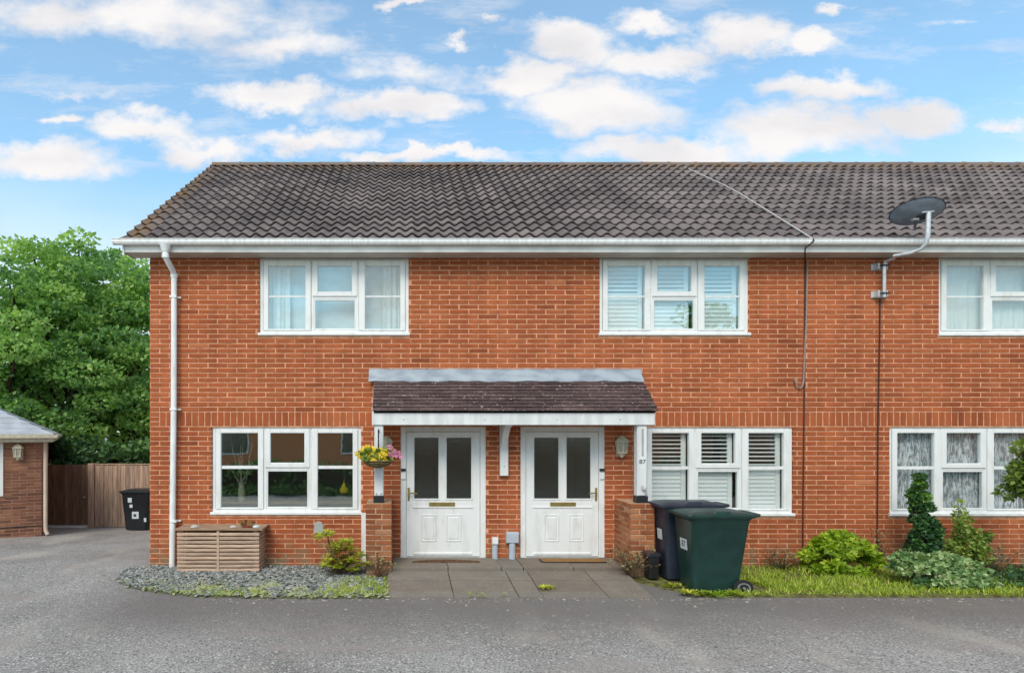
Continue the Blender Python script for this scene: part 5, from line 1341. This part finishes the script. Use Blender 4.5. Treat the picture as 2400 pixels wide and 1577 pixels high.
# small tree reaching in from the right
X_ = 8.34
bl = [(X_ + random.gauss(.02, .10), -1.15 + random.gauss(0, .12), 1.48 + random.gauss(0, .18), .12, .11, .09, random.uniform(.2, .85)) for _ in range(36)]
tree((X_ + .12, -1.1, .01), 2.6, bl, 3000, .055, 'small bushy standard tree beside the lace curtained window', 'leaf_mid', .022, 'small garden trees')
bl = [(random.uniform(8.0, 10.5), random.uniform(-1.5, -.2), random.uniform(.03, .12), .12, .10, .05, random.uniform(.1, .9)) for _ in range(46)]
shrub('ground_cover_plant', (8.9, -.9, .02), bl, 3200, .055, 'leaf_dark', 'dark low ground cover plants below the lace curtained window', 'plant', stems=20)
twigs('dried_plant', (8.45, -.55, .02), 40, .34, .22, 'twig', 'dry pinkish seed stems behind the variegated bush', 'leaf_dry', 160, .04)
def weed(px, py, n, L, label, mat='leaf_gold', spread=.05, z=None):
    d = F * (HC - .03) / (py - CYP); v_ = at(px, py, d); zz = v_.z if z is None else z
    W0 = empty('weed', (v_.x, v_.y, zz), label, 'weed', 'weeds at the edge of the drive')
    sp_ = [((v_.x + random.gauss(0, spread * 1.4), v_.y + random.gauss(0, spread * .6), zz + random.uniform(.01, .035)), random.uniform(.3, .9)) for _ in range(n)]
    p, t, s_, r_ = rosettes(sp_, 8, L, .26); kites('leaves', mat, p, t, s_, W0, r_)
weed(1275, 1381, 9, .055, 'yellow green weed growing in a joint of the slab path')
weed(1612, 1390, 16, .055, 'yellow green weed at the front foot of the green bin', 'leaf_gold', .09)
weed(1672, 1394, 14, .05, 'pale green weed under the side of the green bin', 'leaf_lime', .07)
weed(1705, 1392, 12, .055, 'leafy weed beside the wheel of the green bin', 'leaf_lime', .06)
weed(1578, 1376, 14, .05, 'yellow weed between the slab path and slate blue bin', 'leaf_gold', .06)
weed(1130, 1395, 8, .03, 'mossy weed where the slab path meets the asphalt', 'leaf_gold', .10)
gx_ = []
b, t, s_ = blades(5200, lambda n: RNG.uniform(-3.9, -.2, n), lambda n: -1.60 + RNG.normal(size=n) * .07 + .25 * RNG.random(n) ** 3, .015, .06, .006, .022, .7, lambda x, y: np.array([inside(a, c_, GRAVEL) and (math.sin(a * 5.1) + math.sin(a * 2.3 + 1) > -.3 or a > -.75) for a, c_ in zip(x, y)]))
tag(kites('moss_fringe', 'grass', b, t, s_, kind='stuff'), 'thin moss and grass fringe along the slate chippings', 'moss')
b, t, s_ = blades(1500, lambda n: RNG.uniform(-.8, -.16, n), lambda n: RNG.uniform(-1.6, -.75, n), .02, .08, .006, .022, .7)
tag(kites('moss_patch', 'grass', b, t, s_, kind='stuff'), 'grassy moss patch between slate chippings and slab path', 'moss')

# ------------------------------------------------------------------ things on the sill of the dark glass window
V = empty('twig_vase', (wx(560), .20, wz(1178)), 'beige vase of bare twigs inside the dark ground floor window', 'vase')
MB().lathe((wx(558), .20, wz(1178)), [(.03, 0), (.045, .05), (.05, .15), (.035, .24), (.03, .25)], 14, 1.2).build('vase_body', 'cream', V, smooth_=True)
branches(MB(), (wx(558), .20, wz(1150)), [(wx(558) + random.uniform(-.25, .25), .2 + random.uniform(-.04, .04), wz(1150) + random.uniform(.4, .85)) for _ in range(9)], .008, .004, 6, .08).build('twigs', 'stone', V)
O_ = empty('yellow_ornament', (wx(804), .16, wz(1178)), 'yellow pear shaped ornament in the corner of the dark window', 'ornament')
MB().lathe((wx(804), .16, wz(1160)), [(.01, 0), (.055, .03), (.06, .07), (.03, .12), (.014, .17), (.006, .20)], 12, 1.2).build('ornament_body', 'yellow', O_, smooth_=True)
MB().tube([(wx(804), .16, wz(1160) + .2), (wx(806), .16, wz(1105))], .003, 5).build('cord', 'stone', O_)
MB().box(wx(500), wx(843), .11, .32, wz(1178) - .03, wz(1178)).build('window_board', 'larchdk', HOUSES[0])

# ------------------------------------------------------------------ across the court, behind the camera: what the panes mirror
HG = empty('clipped_hedge', (0, -11.2, 0), 'clipped dark green hedge across the court mirrored in the window glass', 'hedge')
bl = [(random.uniform(-16, 34), -11.0 + random.uniform(-.5, .45), random.uniform(.1, .98), .35, .3, .16, random.uniform(.1, .8)) for _ in range(760)]
bl += [(random.uniform(-16, 34), -10.35 + random.uniform(-.15, .2), random.uniform(.02, .22), .35, .3, .12, random.uniform(.1, .8)) for _ in range(260)]
p, t, s_, r_ = leaf_cloud(bl, 52000, .12, .36); kites('foliage', 'hedge', p, t, s_, HG, r_)
MB().box(-16.2, 34.2, -11.35, -10.75, 0, .9).build('hedge_core', 'bark', HG)
for (bx0, bx1, lab) in ((-15, 10, 'low brick bungalow across the court mirrored in the dark ground floor window'), (13, 36, 'low brick bungalow across the court mirrored in the lace curtained window')):
    OB = empty('brick_bungalow', ((bx0 + bx1) / 2, -22, 0), lab, 'house', 'bungalows across the court')
    MB().box(bx0, bx1, -28, -21, 0, 2.7).build('wall', 'oppbrick', OB)
    m = MB(); m.quadf((bx0 - .4, -20.6, 2.6), (bx1 + .4, -20.6, 2.6), (bx1 + .4, -24.5, 4.7), (bx0 - .4, -24.5, 4.7)); m.quadf((bx0 - .4, -28.4, 2.6), (bx0 - .4, -24.5, 4.7), (bx1 + .4, -24.5, 4.7), (bx1 + .4, -28.4, 2.6)); m.build('roof', 'oppproof', OB)
    for x in (bx0 + 2.5, bx0 + 5.5, bx0 + 12, bx0 + 20):
        w = MB().box(x, x + 1.9, -21.0, -20.95, .9, 2.2).build('window', 'upvc', OB); MB().box(x + .1, x + 1.8, -20.949, -20.94, 1.0, 2.1).build('pane', 'glass_d', w)
bl = crown(15.2, -20, 5.0, 2.2, 2, 2.9, 30, .9, .2, .8); tree((15.2, -20, 0), 7.5, bl, 5200, .22, 'broadleaf tree across the court mirrored in the upper shuttered window', group='trees across the court')
